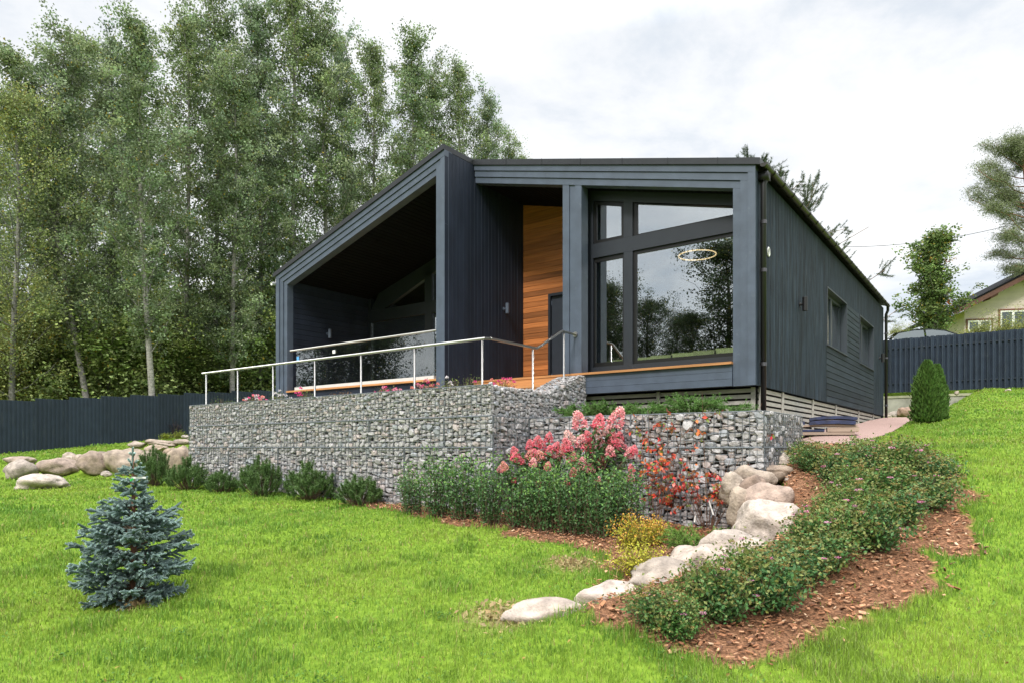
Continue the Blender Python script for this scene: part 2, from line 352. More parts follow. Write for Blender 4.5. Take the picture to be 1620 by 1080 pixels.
tcn = nd(n, 'ShaderNodeTexCoord'); na = nd(n, 'ShaderNodeTexNoise'); na.inputs['Scale'].default_value = 9; na.inputs['Detail'].default_value = 8; lk(n, tcn.outputs['Object'], na.inputs['Vector'])
gcol = ramp(n, na.outputs[0], [(0.3, (0.09, 0.155, 0.016)), (0.55, (0.145, 0.235, 0.022)), (0.75, (0.19, 0.265, 0.036))])
nb = nd(n, 'ShaderNodeTexNoise'); nb.inputs['Scale'].default_value = 45; nb.inputs['Detail'].default_value = 6; lk(n, tcn.outputs['Object'], nb.inputs['Vector'])
scol = ramp(n, nb.outputs[0], [(0.3, (0.06, 0.034, 0.020)), (0.5, (0.17, 0.085, 0.046)), (0.7, (0.30, 0.16, 0.09))])
dcol = ramp(n, nb.outputs[0], [(0.3, (0.10, 0.075, 0.035)), (0.7, (0.30, 0.24, 0.12))])
atn = nd(n, 'ShaderNodeAttribute', attribute_name='Col'); sc_ = nd(n, 'ShaderNodeSeparateColor'); lk(n, atn.outputs['Color'], sc_.inputs[0])
ma_ = nd(n, 'ShaderNodeMix', data_type='RGBA'); lk(n, sc_.outputs[0], ma_.inputs[0]); lk(n, gcol, ma_.inputs[6]); lk(n, scol, ma_.inputs[7])
mb_ = nd(n, 'ShaderNodeMix', data_type='RGBA'); lk(n, sc_.outputs[1], mb_.inputs[0]); lk(n, ma_.outputs[2], mb_.inputs[6]); lk(n, dcol, mb_.inputs[7])
lk(n, mb_.outputs[2], p_.inputs['Base Color'])
bmp = nd(n, 'ShaderNodeBump'); bmp.inputs['Strength'].default_value = 0.7; bmp.inputs['Distance'].default_value = 0.03; lk(n, nb.outputs[0], bmp.inputs['Height']); lk(n, bmp.outputs[0], p_.inputs['Normal'])
M['ground'] = m
tag(g.obj('ground', m, smooth=True), kind='structure')

# red gravel path beside the house
g = G(); lpts = [(4.75, 10.95)] + [W(6.02, v) for v in (1.3, 3, 5, 8, 11, 14, 15.2)]
lx = [p[0] for p in lpts]; ly = [p[1] for p in lpts]
ts = np.linspace(0, 1, 70); rws = []
for t in ts:
    a = (np.interp(t, np.linspace(0, 1, len(lx)), lx), np.interp(t, np.linspace(0, 1, len(ly)), ly))
    yb_ = 11.15 + t*(22.6-11.15); b = (np.interp(yb_, PR_Y, PR_X), yb_)
    for s in np.linspace(0, 1, 24): rws.append((a[0]*(1-s)+b[0]*s, a[1]*(1-s)+b[1]*s))
R = np.array(rws); Z = ground(R[:, 0], R[:, 1]) + 0.03
k = np.arange(69)[:, None]*24 + np.arange(23)[None]; k = k.ravel()
g.add(np.column_stack([R, Z]), np.stack([k, k+1, k+25, k+24], 1))
tag(g.obj('path', M['gravel'], smooth=True), kind='structure')
# paving on the terrace behind the gabions and soil in the lower planter
def hflat(name, u0, u1, v0, v1, z, th, m_):
    g = G(); g.box((u0, v0, z-th), (u1, v1, z)); o = g.obj(name, m_); o.rotation_euler = (0, 0, -A); o.location = (O[0], O[1], 0); return tag(o, kind='structure')
hflat('terrace_paving', -6.2, 2.5, -1.5, 0.5, 0.94, 0.3, M['concrete'])
hflat('terrace_soil', -6.0, 2.4, -1.72, -1.53, 0.965, 0.3, M['soil'])
hflat('planter_soil', 2.9, 6.4, -0.62, 1.2, 0.44, 0.3, M['soil'])
# ------------------------------------------------------------------ the house
rng = np.random.default_rng(7)
BASE = 0.2
house = hthing('house', 'modern dark navy timber house with asymmetric gable, deep porches and a big corner window', 'house', 0, 0, BASE)
def zr(u): return 6.25 + (0.297*u if u < 0 else -0.249*u)
def boards(g, o, a, al, b, bl, nrm, pitch, gap=0.010, depth=0.009, tint=0.10, blen=None, col=(1, 1, 1)):
    """row of boards: across direction a over length al, along b over length bl (or blen(s) -> (start, end))"""
    o, a, b, nrm = (np.asarray(q, float) for q in (o, a, b, nrm)); n = max(1, round(al/pitch)); w = al/n
    for i in range(n):
        s0, s1 = i*w, (i+1)*w; t = np.asarray(col)*(1 + rng.uniform(-tint, tint)); j = nrm*rng.uniform(-0.001, 0.001)
        l0, l1 = (lambda s: (0, bl))(0) if blen is None else blen(s0)
        k0, k1 = (0, bl) if blen is None else blen(s1)
        pr = [(s0, -depth, l0, l1), (s0+gap*0.5, -depth, l0, l1), (s0+gap*0.9, 0, l0, l1), (s1-gap*0.4, 0, k0, k1), (s1, -depth, k0, k1)]
        cuts = [0.0, 1.0] if rng.random() < .45 or bl < 1.2 else [0.0, rng.uniform(.2, .8), 1.0]
        for c0, c1 in zip(cuts[:-1], cuts[1:]):
            V = []; gp = 0 if c1 == 1.0 else .0035/bl; t2 = t*(1 + rng.uniform(-tint, tint)*.6)
            for s, d, e0, e1 in pr: V += [o + a*s + nrm*d + j + b*(e0+(e1-e0)*c0), o + a*s + nrm*d + j + b*(e0+(e1-e0)*(c1-gp))]
            g.add(V, [(2*q, 2*q+2, 2*q+3, 2*q+1) for q in range(4)], t2)
ux, vx, zx = np.eye(3)
# roof slabs
g = G(); g.prism([(-5.95, zr(-5.95)-0.11), (0, 6.14), (0, 6.25), (-5.95, zr(-5.95))], -0.03, 14.75); hpart(house, 'roof', g, M['roof'])
g = G(); g.prism([(0.004, 6.13), (6.10, zr(6.1)-0.11), (6.10, zr(6.1)), (0.004, 6.249)], 0.92, 14.75)
for u in np.arange(0.9, 6.0, 0.9): g.box((u-0.004, 0.914, zr(u)-0.11), (u+0.004, 0.93, zr(u)+0.004), (0.7,)*3)
hpart(house, 'roof', g, M['roof'])
# left front frame: nested boards
g = G()
for k in range(3):
    uL = -5.86 + 0.143*k; top = 0.11 + 0.13*k; f = 0.0 + 0.022*k; uE = 0.0 if k == 0 else -0.118*k
    g.prism([(uL, zr(uL)-top-0.122), (uE, zr(uE)-top-0.122), (uE, zr(uE)-top), (uL, zr(uL)-top)], f, 0.24, (1 + rng.uniform(-.05, .05),)*3)
    g.prism([(uL, 0.95), (uL+0.136, 0.95), (uL+0.136, zr(uL+0.136)-top-0.124), (uL, zr(uL)-top-0.124)], f+0.002, 0.24, (1 + rng.uniform(-.05, .05),)*3)
hpart(house, 'fascia', g, M['frame'])
g = G(); g.prism([(-0.235, 0.95), (-0.118, 0.95), (-0.118, zr(-0.118)-0.36), (-0.235, zr(-0.235)-0.36)], 0.006, 0.2)
g.prism([(-0.115, 0.95), (-0.001, 0.95), (-0.001, zr(0)-0.234), (-0.115, zr(-0.115)-0.234)], 0.004, 0.2, (1.04,)*3)
hpart(house, 'corner_post', g, M['frame'])
# right front frame
g = G(); VR = 0.95
for k in range(3):
    uR = 6.02 - 0.13*k; top = 0.11 + 0.13*k; f = VR + 0.022*k
    g.prism([(0.01, zr(0.01)-top-0.122), (uR, zr(uR)-top-0.122), (uR, zr(uR)-top), (0.01, zr(0.01)-top)], f, VR+0.24, (1 + rng.uniform(-.05, .05),)*3)
    g.prism([(uR-0.124, 1.03), (uR, 1.03), (uR, zr(uR)-top-0.124), (uR-0.124, zr(uR-0.124)-top-0.124)], f+0.002, VR+0.24, (1 + rng.uniform(-.05, .05),)*3)
hpart(house, 'fascia', g, M['frame'])
g = G()
for a, b, f in ((2.25, 2.40, 0.0), (2.404, 2.53, 0.02), (2.534, 2.68, 0.0)):
    g.prism([(a, 1.44), (b, 1.44), (b, zr(b)-0.494), (a, zr(a)-0.494)], VR+0.05+f, VR+0.3, (1+rng.uniform(-.05, .05),)*3)
hpart(house, 'porch_post', g, M['frame'])
g = G()
for i in range(3): g.box((2.31, VR+0.01+0.0*i, 1.035+i*0.122), (5.63, VR+0.2, 1.035+i*0.122+0.118), (1+rng.uniform(-.06, .06),)*3)
hpart(house, 'front_beam', g, M['frame'])
# beam under the left terrace edge
g = G(); g.box((-5.43, 0.06, 0.95), (-0.235, 0.2, 1.39)); hpart(house, 'terrace_beam', g, M['clad'])
g = G()
for i in range(14): g.box((-5.42, 0.0+i*0.2 + (0 if i == 0 else 0.006), 1.395), (-0.237, 0.2*(i+1), 1.435), (1+rng.uniform(-.15, .15),)*3)
for i in range(10): g.box((0.02, 0.90+i*0.2+(0 if i == 0 else 0.006), 1.397), (2.24 if i > 0 else 5.64, 0.9+0.2*(i+1) if i else 1.1, 1.438), (1+rng.uniform(-.15, .15),)*3)
g.box((2.69, 1.104, 1.397), (5.64, 1.45, 1.437))
g.box((0.02, 0.55, 1.18), (2.2, 0.895, 1.22)); g.box((0.02, 0.57, 0.95), (2.2, 0.60, 1.178)); g.box((0.02, 0.915, 1.22), (2.30, 0.94, 1.395))
hpart(house, 'deck', g, M['deck'])
# porch soffits
g = G(); su = lambda u: zr(u)-0.40
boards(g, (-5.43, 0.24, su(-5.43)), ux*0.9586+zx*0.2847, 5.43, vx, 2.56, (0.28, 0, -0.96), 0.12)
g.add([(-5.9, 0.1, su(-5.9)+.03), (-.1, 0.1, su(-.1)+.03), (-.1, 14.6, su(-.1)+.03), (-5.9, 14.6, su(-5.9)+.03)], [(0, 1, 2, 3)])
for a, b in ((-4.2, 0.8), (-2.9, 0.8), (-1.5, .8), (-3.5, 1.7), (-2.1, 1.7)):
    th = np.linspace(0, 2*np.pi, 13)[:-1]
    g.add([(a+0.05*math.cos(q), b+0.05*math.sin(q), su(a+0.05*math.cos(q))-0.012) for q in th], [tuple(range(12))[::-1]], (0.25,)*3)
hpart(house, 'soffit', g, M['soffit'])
g = G(); s2 = lambda u: zr(u)-0.46
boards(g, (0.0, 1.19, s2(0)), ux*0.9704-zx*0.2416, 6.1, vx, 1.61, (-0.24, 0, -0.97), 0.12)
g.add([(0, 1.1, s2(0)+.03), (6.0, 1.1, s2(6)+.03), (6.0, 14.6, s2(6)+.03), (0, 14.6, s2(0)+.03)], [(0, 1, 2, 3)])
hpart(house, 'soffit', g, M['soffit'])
# left walls
g = G(); zt = su(-5.43)
boards(g, (-5.43, 0.22, 1.44), zx, zt-1.44, vx, 2.58, ux, 0.135)
g.box((-5.86, 0.24, 0.3), (-5.445, 14.7, zr(-5.86)-0.11))
hpart(house, 'side_wall', g, M['clad'])
# wall between the porches: vertical boards
g = G(); boards(g, (0.0, 0.005, 0.95), vx, 0.95, zx, 5.18, ux, 0.119)
boards(g, (0.0, 0.96, 0.95), vx, 1.84, zx, 4.9, ux, 0.119)
g.box((-0.23, 0.2, 0.9), (-0.012, 2.8, 6.0))
hpart(house, 'porch_wall', g, M['clad'])
# cedar wall with the front door
g = G()
for (u0, u1, z0, z1) in ((0.0, 0.73, 1.44, 3.56), (1.75, 2.4, 1.44, 3.56)):
    boards(g, (u0, 2.8, z0), zx, z1-z0, ux, u1-u0, -vx, 0.125, tint=0.30)
boards(g, (0.0, 2.8, 3.56), zx, 2.25, ux, 2.4, -vx, 0.125, tint=0.30)
g.box((0, 2.82, 1.4), (0.73, 2.95, 5.8)); g.box((1.75, 2.82, 1.4), (2.4, 2.95, 5.8)); g.box((0.73, 2.82, 3.56), (1.75, 2.95, 5.8))
hpart(house, 'cedar_wall', g, M['cedar'])
g = G(); g.box((0.73, 2.77, 1.44), (0.79, 2.93, 3.56)); g.box((1.69, 2.77, 1.44), (1.75, 2.93, 3.56)); g.box((0.79, 2.77, 3.50), (1.69, 2.93, 3.56))
g.box((0.792, 2.84, 1.44), (1.688, 2.90, 3.498), (1.5,)*3)
for z in (1.62, 2.5, 3.3): g.box((0.79, 2.825, z), (0.80, 2.84, z+0.1), (6,)*3)
dr = hpart(house, 'door', g, M['winframe'])
g = G(); g.tube([(1.60, 2.80, 2.0), (1.60, 2.80, 2.9)], 0.014, 8); g.obj('handle', M['steel'], dr, True)
# right wall of the porch and of the window bay
g = G(); g.box((2.40, 1.25, 1.44), (2.55, 6.5, 5.3)); g.box((5.78, 1.2, 1.03), (5.98, 6, 4.4)); hpart(house, 'bay_wall', g, M['clad'])
g = G(); boards(g, (2.556, 1.25, 1.44), vx, 0.3, zx, 3.6, ux, 0.1); hpart(house, 'window_jamb', g, M['clad'])

# big corner window: frame with four panes
def framed(root, name, outer, bars, v0, v1, panes, m_=None, refl='glass'):
    g = G()
    for p in bars: g.prism(p, v0, v1, (1+rng.uniform(-.04, .04),)*3)
    fr = hpart(root, name, g, m_ or M['winframe'])
    for p in panes:
        q = G(); q.prism(p, (v0+v1)/2-0.004, (v0+v1)/2+0.004); q.obj('pane', M[refl], fr)
    return fr
st = lambda u: zr(u)-0.66                                   # top edge of the glass
WU = (2.56, 2.68, 3.34, 3.56, 5.78)
bars = [[(2.56, 1.44), (2.68, 1.44), (2.68, st(2.68)+0.2), (2.56, st(2.56)+0.2)],
        [(3.36, 1.60), (3.55, 1.60), (3.55, 3.768), (3.36, 3.768)], [(3.36, 4.052), (3.55, 4.052), (3.55, st(3.55)), (3.36, st(3.36))],
        [(2.68, 3.77), (5.78, 3.77), (5.78, 4.05), (2.68, 4.05)],
        [(2.68, 1.442), (5.78, 1.442), (5.78, 1.60), (2.68, 1.60)],
        [(2.68, st(2.68)), (5.78, st(5.78)), (5.78, st(5.78)+0.2), (2.68, st(2.68)+0.2)]]
panes = [[(2.70, 1.62), (3.34, 1.62), (3.34, 3.75), (2.70, 3.75)], [(3.57, 1.62), (5.78, 1.62), (5.78, 3.75), (3.57, 3.75)],
         [(2.70, 4.07), (3.34, 4.07), (3.34, st(3.34)-0.02), (2.70, st(2.7)-0.02)], [(3.57, 4.07), (5.78, 4.07), (5.78, st(5.78)-0.02), (3.57, st(3.57)-0.02)]]
fw = framed(house, 'front_window', None, bars, 1.45, 1.57, panes)
g = G()                                                      # slimmer sash profiles set inside
for p in panes:
    c = np.mean(p, 0)
    for i in range(4):
        a, b = np.array(p[i]), np.array(p[(i+1) % 4]); ia, ib = a + (c-a)/np.linalg.norm(c-a)*0.07, b + (c-b)/np.linalg.norm(c-b)*0.07
        g.prism([tuple(a + (a-c)/np.linalg.norm(c-a)*0.03), tuple(b + (b-c)/np.linalg.norm(c-b)*0.03), tuple(ib), tuple(ia)], 1.488, 1.535, (0.75,)*3)
g.obj('sash', M['black'], fw)
# terrace window wall
tw = lambda u: zr(u)-0.42
bars = [[(-5.43, 1.44), (-5.33, 1.44), (-5.33, tw(-5.33)), (-5.43, tw(-5.43))], [(-3.20, 1.44), (-2.95, 1.44), (-2.95, 3.56), (-3.20, 3.56)], [(-3.20, 3.88), (-2.95, 3.88), (-2.95, tw(-2.95)-.12), (-3.20, tw(-3.2)-.12)],
        [(-0.34, 1.44), (-0.235, 1.44), (-0.235, tw(-.235)), (-0.34, tw(-.34))], [(-5.33, 3.56), (-0.34, 3.56), (-0.34, 3.88), (-5.33, 3.88)],
        [(-5.33, 1.44), (-0.34, 1.44), (-0.34, 1.52), (-5.33, 1.52)], [(-4.80, 3.88), (-0.34, tw(-.34)-.12-.02), (-0.34, tw(-.34)), (-5.0, tw(-5.0)), (-5.33, 3.885)]]
panes = [[(-5.33, 1.52), (-3.2, 1.52), (-3.2, 3.56), (-5.33, 3.56)], [(-2.95, 1.52), (-0.34, 1.52), (-0.34, 3.56), (-2.95, 3.56)],
         [(-4.78, 3.88), (-3.2, 3.88), (-3.2, tw(-3.2)-0.1)], [(-2.95, 3.88), (-0.34, 3.88), (-0.34, tw(-.34)-0.13), (-2.95, tw(-2.95)-0.1)]]
framed(house, 'terrace_window', None, bars, 2.74, 2.86, panes)
# rooms behind the glass
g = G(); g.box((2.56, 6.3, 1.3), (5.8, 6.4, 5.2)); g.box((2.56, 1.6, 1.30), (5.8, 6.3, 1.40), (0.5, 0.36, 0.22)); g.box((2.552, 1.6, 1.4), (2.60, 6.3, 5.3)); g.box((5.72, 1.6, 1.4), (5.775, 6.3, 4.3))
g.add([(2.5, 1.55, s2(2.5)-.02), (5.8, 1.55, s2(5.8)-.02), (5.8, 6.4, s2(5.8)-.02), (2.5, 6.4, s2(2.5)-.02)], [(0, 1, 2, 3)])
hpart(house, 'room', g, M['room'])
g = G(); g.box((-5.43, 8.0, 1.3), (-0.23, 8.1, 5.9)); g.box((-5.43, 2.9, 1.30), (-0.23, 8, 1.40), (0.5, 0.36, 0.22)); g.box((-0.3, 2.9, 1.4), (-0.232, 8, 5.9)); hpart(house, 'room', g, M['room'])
# long right side wall
g = G(); US = 6.03
for (v0, v1, z0, z1) in ((1.0, 6.2, 1.03, 4.56), (6.2, 12.68, 3.66, 4.56), (12.68, 14.7, 1.03, 4.56)):
    boards(g, (US, v0, z0), vx, v1-v0, zx, z1-z0, ux, 0.098, gap=0.012, tint=0.22)
g.box((5.9, 1.0, 1.03), (6.0, 6.2, 4.5)); g.box((5.9, 12.7, 1.03), (6.0, 14.7, 4.5)); g.box((5.9, 6.2, 3.66), (6.0, 12.7, 4.5)); g.box((5.86, 14.60, 0.3), (6.03, 14.7, 4.56))
hpart(house, 'side_wall', g, M['sideclad'])
g = G()
for (v0, v1, z0, z1) in ((6.2, 12.68, 1.03, 2.31), (8.5, 10.32, 2.31, 3.66)):
    boards(g, (US+0.004, v0, z0), zx, z1-z0, vx, v1-v0, ux, 0.14, gap=0.016, depth=0.014, tint=0.18)
g.box((5.9, 6.2, 1.03), (6.0, 12.68, 2.31)); g.box((5.9, 8.5, 2.31), (6.0, 10.32, 3.66))
hpart(house, 'siding_panel', g, M['sidepanel'])
for v0, v1 in ((6.22, 8.5), (10.32, 12.66)):
    z0, z1 = 2.31, 3.65; g = G(); t = 0.03
    g.box((5.70, v0, z1-t), (US+0.02, v1, z1)); g.box((5.70, v0, z0), (US+0.035, v1, z0+t)); g.box((5.70, v0, z0+t), (US+0.02, v0+t, z1-t)); g.box((5.70, v1-t, z0+t), (US+0.02, v1, z1-t))
    mid = (v0+v1)/2
    for a, b in ((v0+t, mid), (mid, v1-t)):
        g.box((5.84, a, z0+t), (5.90, a+0.07, z1-t)); g.box((5.84, b-0.07, z0+t), (5.90, b, z1-t)); g.box((5.84, a+.07, z0+t), (5.90, b-.07, z0+t+.07)); g.box((5.84, a+.07, z1-t-.07), (5.90, b-.07, z1-t))
    fr = hpart(house, 'side_window', g, M['revealp'])
    for a, b in ((v0+t, mid), (mid, v1-t)):
        q = G(); q.box((5.866, a+.07, z0+t+.07), (5.874, b-.07, z1-t-.07)); q.obj('pane', M['glass'], fr)
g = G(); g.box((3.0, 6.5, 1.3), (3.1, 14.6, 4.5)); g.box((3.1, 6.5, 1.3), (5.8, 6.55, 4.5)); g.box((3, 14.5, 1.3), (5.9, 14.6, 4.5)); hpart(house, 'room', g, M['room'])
g = G(); g.box((-5.86, 14.62, 0.3), (5.855, 14.72, 4.3)); g.prism([(-5.86, 4.3), (5.85, 4.3), (5.85, zr(5.85)-.12), (0, 6.12), (-5.86, zr(-5.86)-.12)], 14.62, 14.72); hpart(house, 'back_wall', g, M['clad'])
# lattice skirting
g = G()
for i in range(9): g.box((2.6, 1.24, 0.12+i*0.102), (5.93, 1.265, 0.12+i*0.102+0.066), (1+rng.uniform(-.08, .08),)*3)
for u in (4.18, 5.9): g.box((u-0.035, 1.22, 0.1), (u+0.035, 1.238, 1.02))
hpart(house, 'skirting', g, M['lattice'])
g = G()
for i in range(9): g.box((5.955, 1.3, 0.12+i*0.102), (5.98, 14.5, 0.12+i*0.102+0.066), (1+rng.uniform(-.08, .08),)*3)
for v in (1.32, 2.71, 5.07, 7.43, 10.44, 12.9): g.box((5.982, v-0.05, 0.1), (6.005, v+0.05, 1.02))
hpart(house, 'skirting', g, M['lattice'])
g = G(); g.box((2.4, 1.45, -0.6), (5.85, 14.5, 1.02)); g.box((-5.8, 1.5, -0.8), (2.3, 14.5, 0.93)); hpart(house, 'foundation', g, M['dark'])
# gutter and downpipes
g = G(); ug, zg = 6.155, zr(6.1)-0.10
prof = [(0.062*math.cos(q), 0.062*math.sin(q)) for q in np.linspace(np.pi, 2*np.pi, 9)]
V = [(ug+a, v, zg+b) for v in (0.93, 14.8) for a, b in prof] + [(ug+a*0.9, v, zg+b*0.9) for v in (0.93, 14.8) for a, b in prof]
Fq = [(i, i+1, i+10, i+9) for i in range(8)] + [(18+i+1, 18+i, 27+i, 27+i+1) for i in range(8)]
g.add(V, Fq)
for v in (0.93, 14.8): g.add([(ug+a, v, zg+b) for a, b in prof], [tuple(range(9))])
for v in np.arange(1.4, 14.6, 0.62): g.tube([(ug+1.12*a, v, zg+1.12*b) for a, b in prof], 0.010, 5)
hpart(house, 'gutter', g, M['gutter'])
for v, zb in ((1.14, 0.42), (14.78, 0.93)):
    g = G(); g.tube([(ug-0.01, v, zg-0.04), (ug-0.01, v, zg-0.16), (ug-0.06, v, zg-0.28), (ug-0.06, v, zb)], 0.045, 10)
    for z in (1.35, 2.9, 3.7): g.tube([(ug-0.06, v, z), (ug-0.06, v, z+0.06)], 0.054, 10)
    if zb < 0.5: g.box((ug-0.13, v-0.08, zg-0.22), (ug+0.03, v+0.08, zg-0.08))
    hpart(house, 'downpipe', g, M['black'], True)
# wall lamps
def wall_lamp(c, n_, m_, r=0.045, h=0.24):
    g = G(); c = np.array(c, float); n_ = np.array(n_, float); p = c + n_*0.10
    g.tube([p - zx*h/2, p - zx*h/2+zx*0.004, p+zx*h/2-zx*0.004, p + zx*h/2], [r*0.9, r, r, r*.9], 12)
    g.tube([c, c+n_*0.07], 0.025, 8); g.tube([c, c+n_*0.015], 0.045, 10)
    hpart(house, 'wall_lamp', g, m_, False)
wall_lamp((0, 2.03, 3.18), (1, 0, 0), M['frame']); wall_lamp((-5.43, 1.3, 3.05), (1, 0, 0), M['frame'])
wall_lamp((US, 3.79, 2.82), (1, 0, 0), M['black'], 0.05, 0.27); wall_lamp((US, 13.81, 2.83), (1, 0, 0), M['black'], 0.05, 0.27)
g = G(); th = np.linspace(0, 2*np.pi, 17); g.tube([(US+0.012, 1.63+0.055*math.cos(q), 3.36+0.075*math.sin(q)) for q in th], 0.012, 6); hpart(house, 'vent_ring', g, M['white'])
g = G(); g.tube([(-5.90, -0.10, 4.20), (-5.90, 0.06, 4.22)], 0.045, 10); g.tube([(-5.88, 0.03, 4.22), (-5.88, 0.03, 4.34)], 0.02, 6); hpart(house, 'security_camera', g, M['white'], True)
g = G()
for k, (du, dz) in enumerate(((0, 0), (0.05, -.03), (0.12, -.02))): g.tube([(5.72+du, 1.4, 4.84), (5.60+du, 1.4, 5.0+dz)], 0.014, 6)
for q in np.linspace(0, 0.8, 5): g.tube([(5.70-0.09*q, 1.32, 4.87+0.12*q), (5.70-0.09*q, 1.48, 4.87+.12*q)], 0.006, 4)
hpart(house, 'antenna', g, M['black'])

# ring lamp hanging inside
g = G(); rl = hthing('ring_lamp', 'glowing ring pendant lamp hanging behind the big front window', 'lamp', 5.0, 3.0, 3.55)
_x, _y = W(5.0, 3.0)
px_, py_, D_ = 1103, 404, 0
for vv in (3.0,):
    r_ = (px_-CX)/F; uu = (r_*(O[1]+vv*VX[1])-O[0]-vv*VX[0])/(UX[0]-r_*UX[1]); zz_ = (HY-py_)*W(uu, vv)[1]/F
g.tube([(uu+0.37*math.cos(q), vv+0.37*math.sin(q), zz_) for q in np.linspace(0, 2*np.pi, 41)], 0.013, 8); hpart(rl, 'ring', g, M['ring'], True)
g = G()
for q in (0.5, 2.6, 4.7): g.tube([(uu+0.37*math.cos(q), vv+0.37*math.sin(q), zz_), (uu, vv, s2(uu)-.03)], 0.002, 4)
hpart(rl, 'cord', g, M['black'])

# glass balustrade on the left terrace
gb = hthing('glass_balustrade', 'glass balustrade with a steel rail along the front of the left terrace', 'balustrade', -3, 0.15, 1.44)
for a, b in ((-5.2, -4.0), (-3.99, -2.8), (-2.79, -1.6), (-1.59, -0.42)):
    g = G(); g.box((a, 0.144, 1.50), (b, 0.156, 2.44)); hpart(gb, 'glass_panel', g, M['glass_rail'])
g = G(); g.box((-5.22, 0.11, 1.44), (-0.4, 0.19, 1.52), (.72,)*3); hpart(gb, 'base_channel', g, M['white'])
g = G(); g.tube([(-5.45, 0.15, 2.465), (-0.30, 0.15, 2.465)], 0.024, 10); hpart(gb, 'rail', g, M['steel'], True)
g = G(); g.box((-5.17, 0.138, 2.20), (-5.08, 0.143, 2.30)); hpart(gb, 'sticker', g, M['tagblue'])
g = G(); g.box((-5.16, 0.137, 2.15), (-5.09, 0.142, 2.20)); hpart(gb, 'sticker', g, M['tagwhite'])

g = G(); g.box((-3.76, 0.138, 2.26), (-3.66, 0.143, 2.34)); hpart(gb, 'sticker', g, M['tagwhite'])
# steel handrail on the gabion terrace
hr = hthing('handrail', 'brushed steel handrail on round posts along the top of the stone gabion terrace', 'handrail', 2.43, -1.75, 0.98)
g = G(); R0 = 1.775
pts = [(-6.25, -1.75, R0), (2.47, -1.75, R0), (2.55, -1.67, R0), (2.55, -0.36, R0), (2.55, -0.28, R0+0.03), (2.55, 0.44, 2.17), (2.55, 0.52, 2.2), (2.55, 0.97, 2.2)]
for a, b in zip(pts[:-1], pts[1:]): g.tube([a, b], 0.023, 12)
for p in pts[1:-1]: g.tube([np.array(p)-[0, 0, .023], np.array(p)-[0, 0, .012], np.array(p), np.array(p)+[0, 0, .012], np.array(p)+[0, 0, .023]], [0.004, 0.02, 0.0232, 0.02, 0.004], 10)
hpart(hr, 'rail', g, M['steel'], True)
g = G(); g.tube([(2.55, 0.97, 2.2), (2.55, 1.002, 2.2)], 0.05, 14); hpart(hr, 'flange', g, M['steel'])
for u, v, zb, zt in [(q, -1.75, 0.9, R0-.03) for q in (-6.08, -4.73, -3.37, -1.94, -0.54, 0.88, 2.43)] + [(2.55, -0.47, 0.9, R0-.03), (2.55, 0.57, 1.30, 2.17)]:
    g = G(); g.tube([(u, v, zb), (u, v, zt)], 0.0185, 10); g.tube([(u, v, zt-.004), (u, v, zt+.03)], 0.009, 6)
    hpart(hr, 'post', g, M['steel'], True)

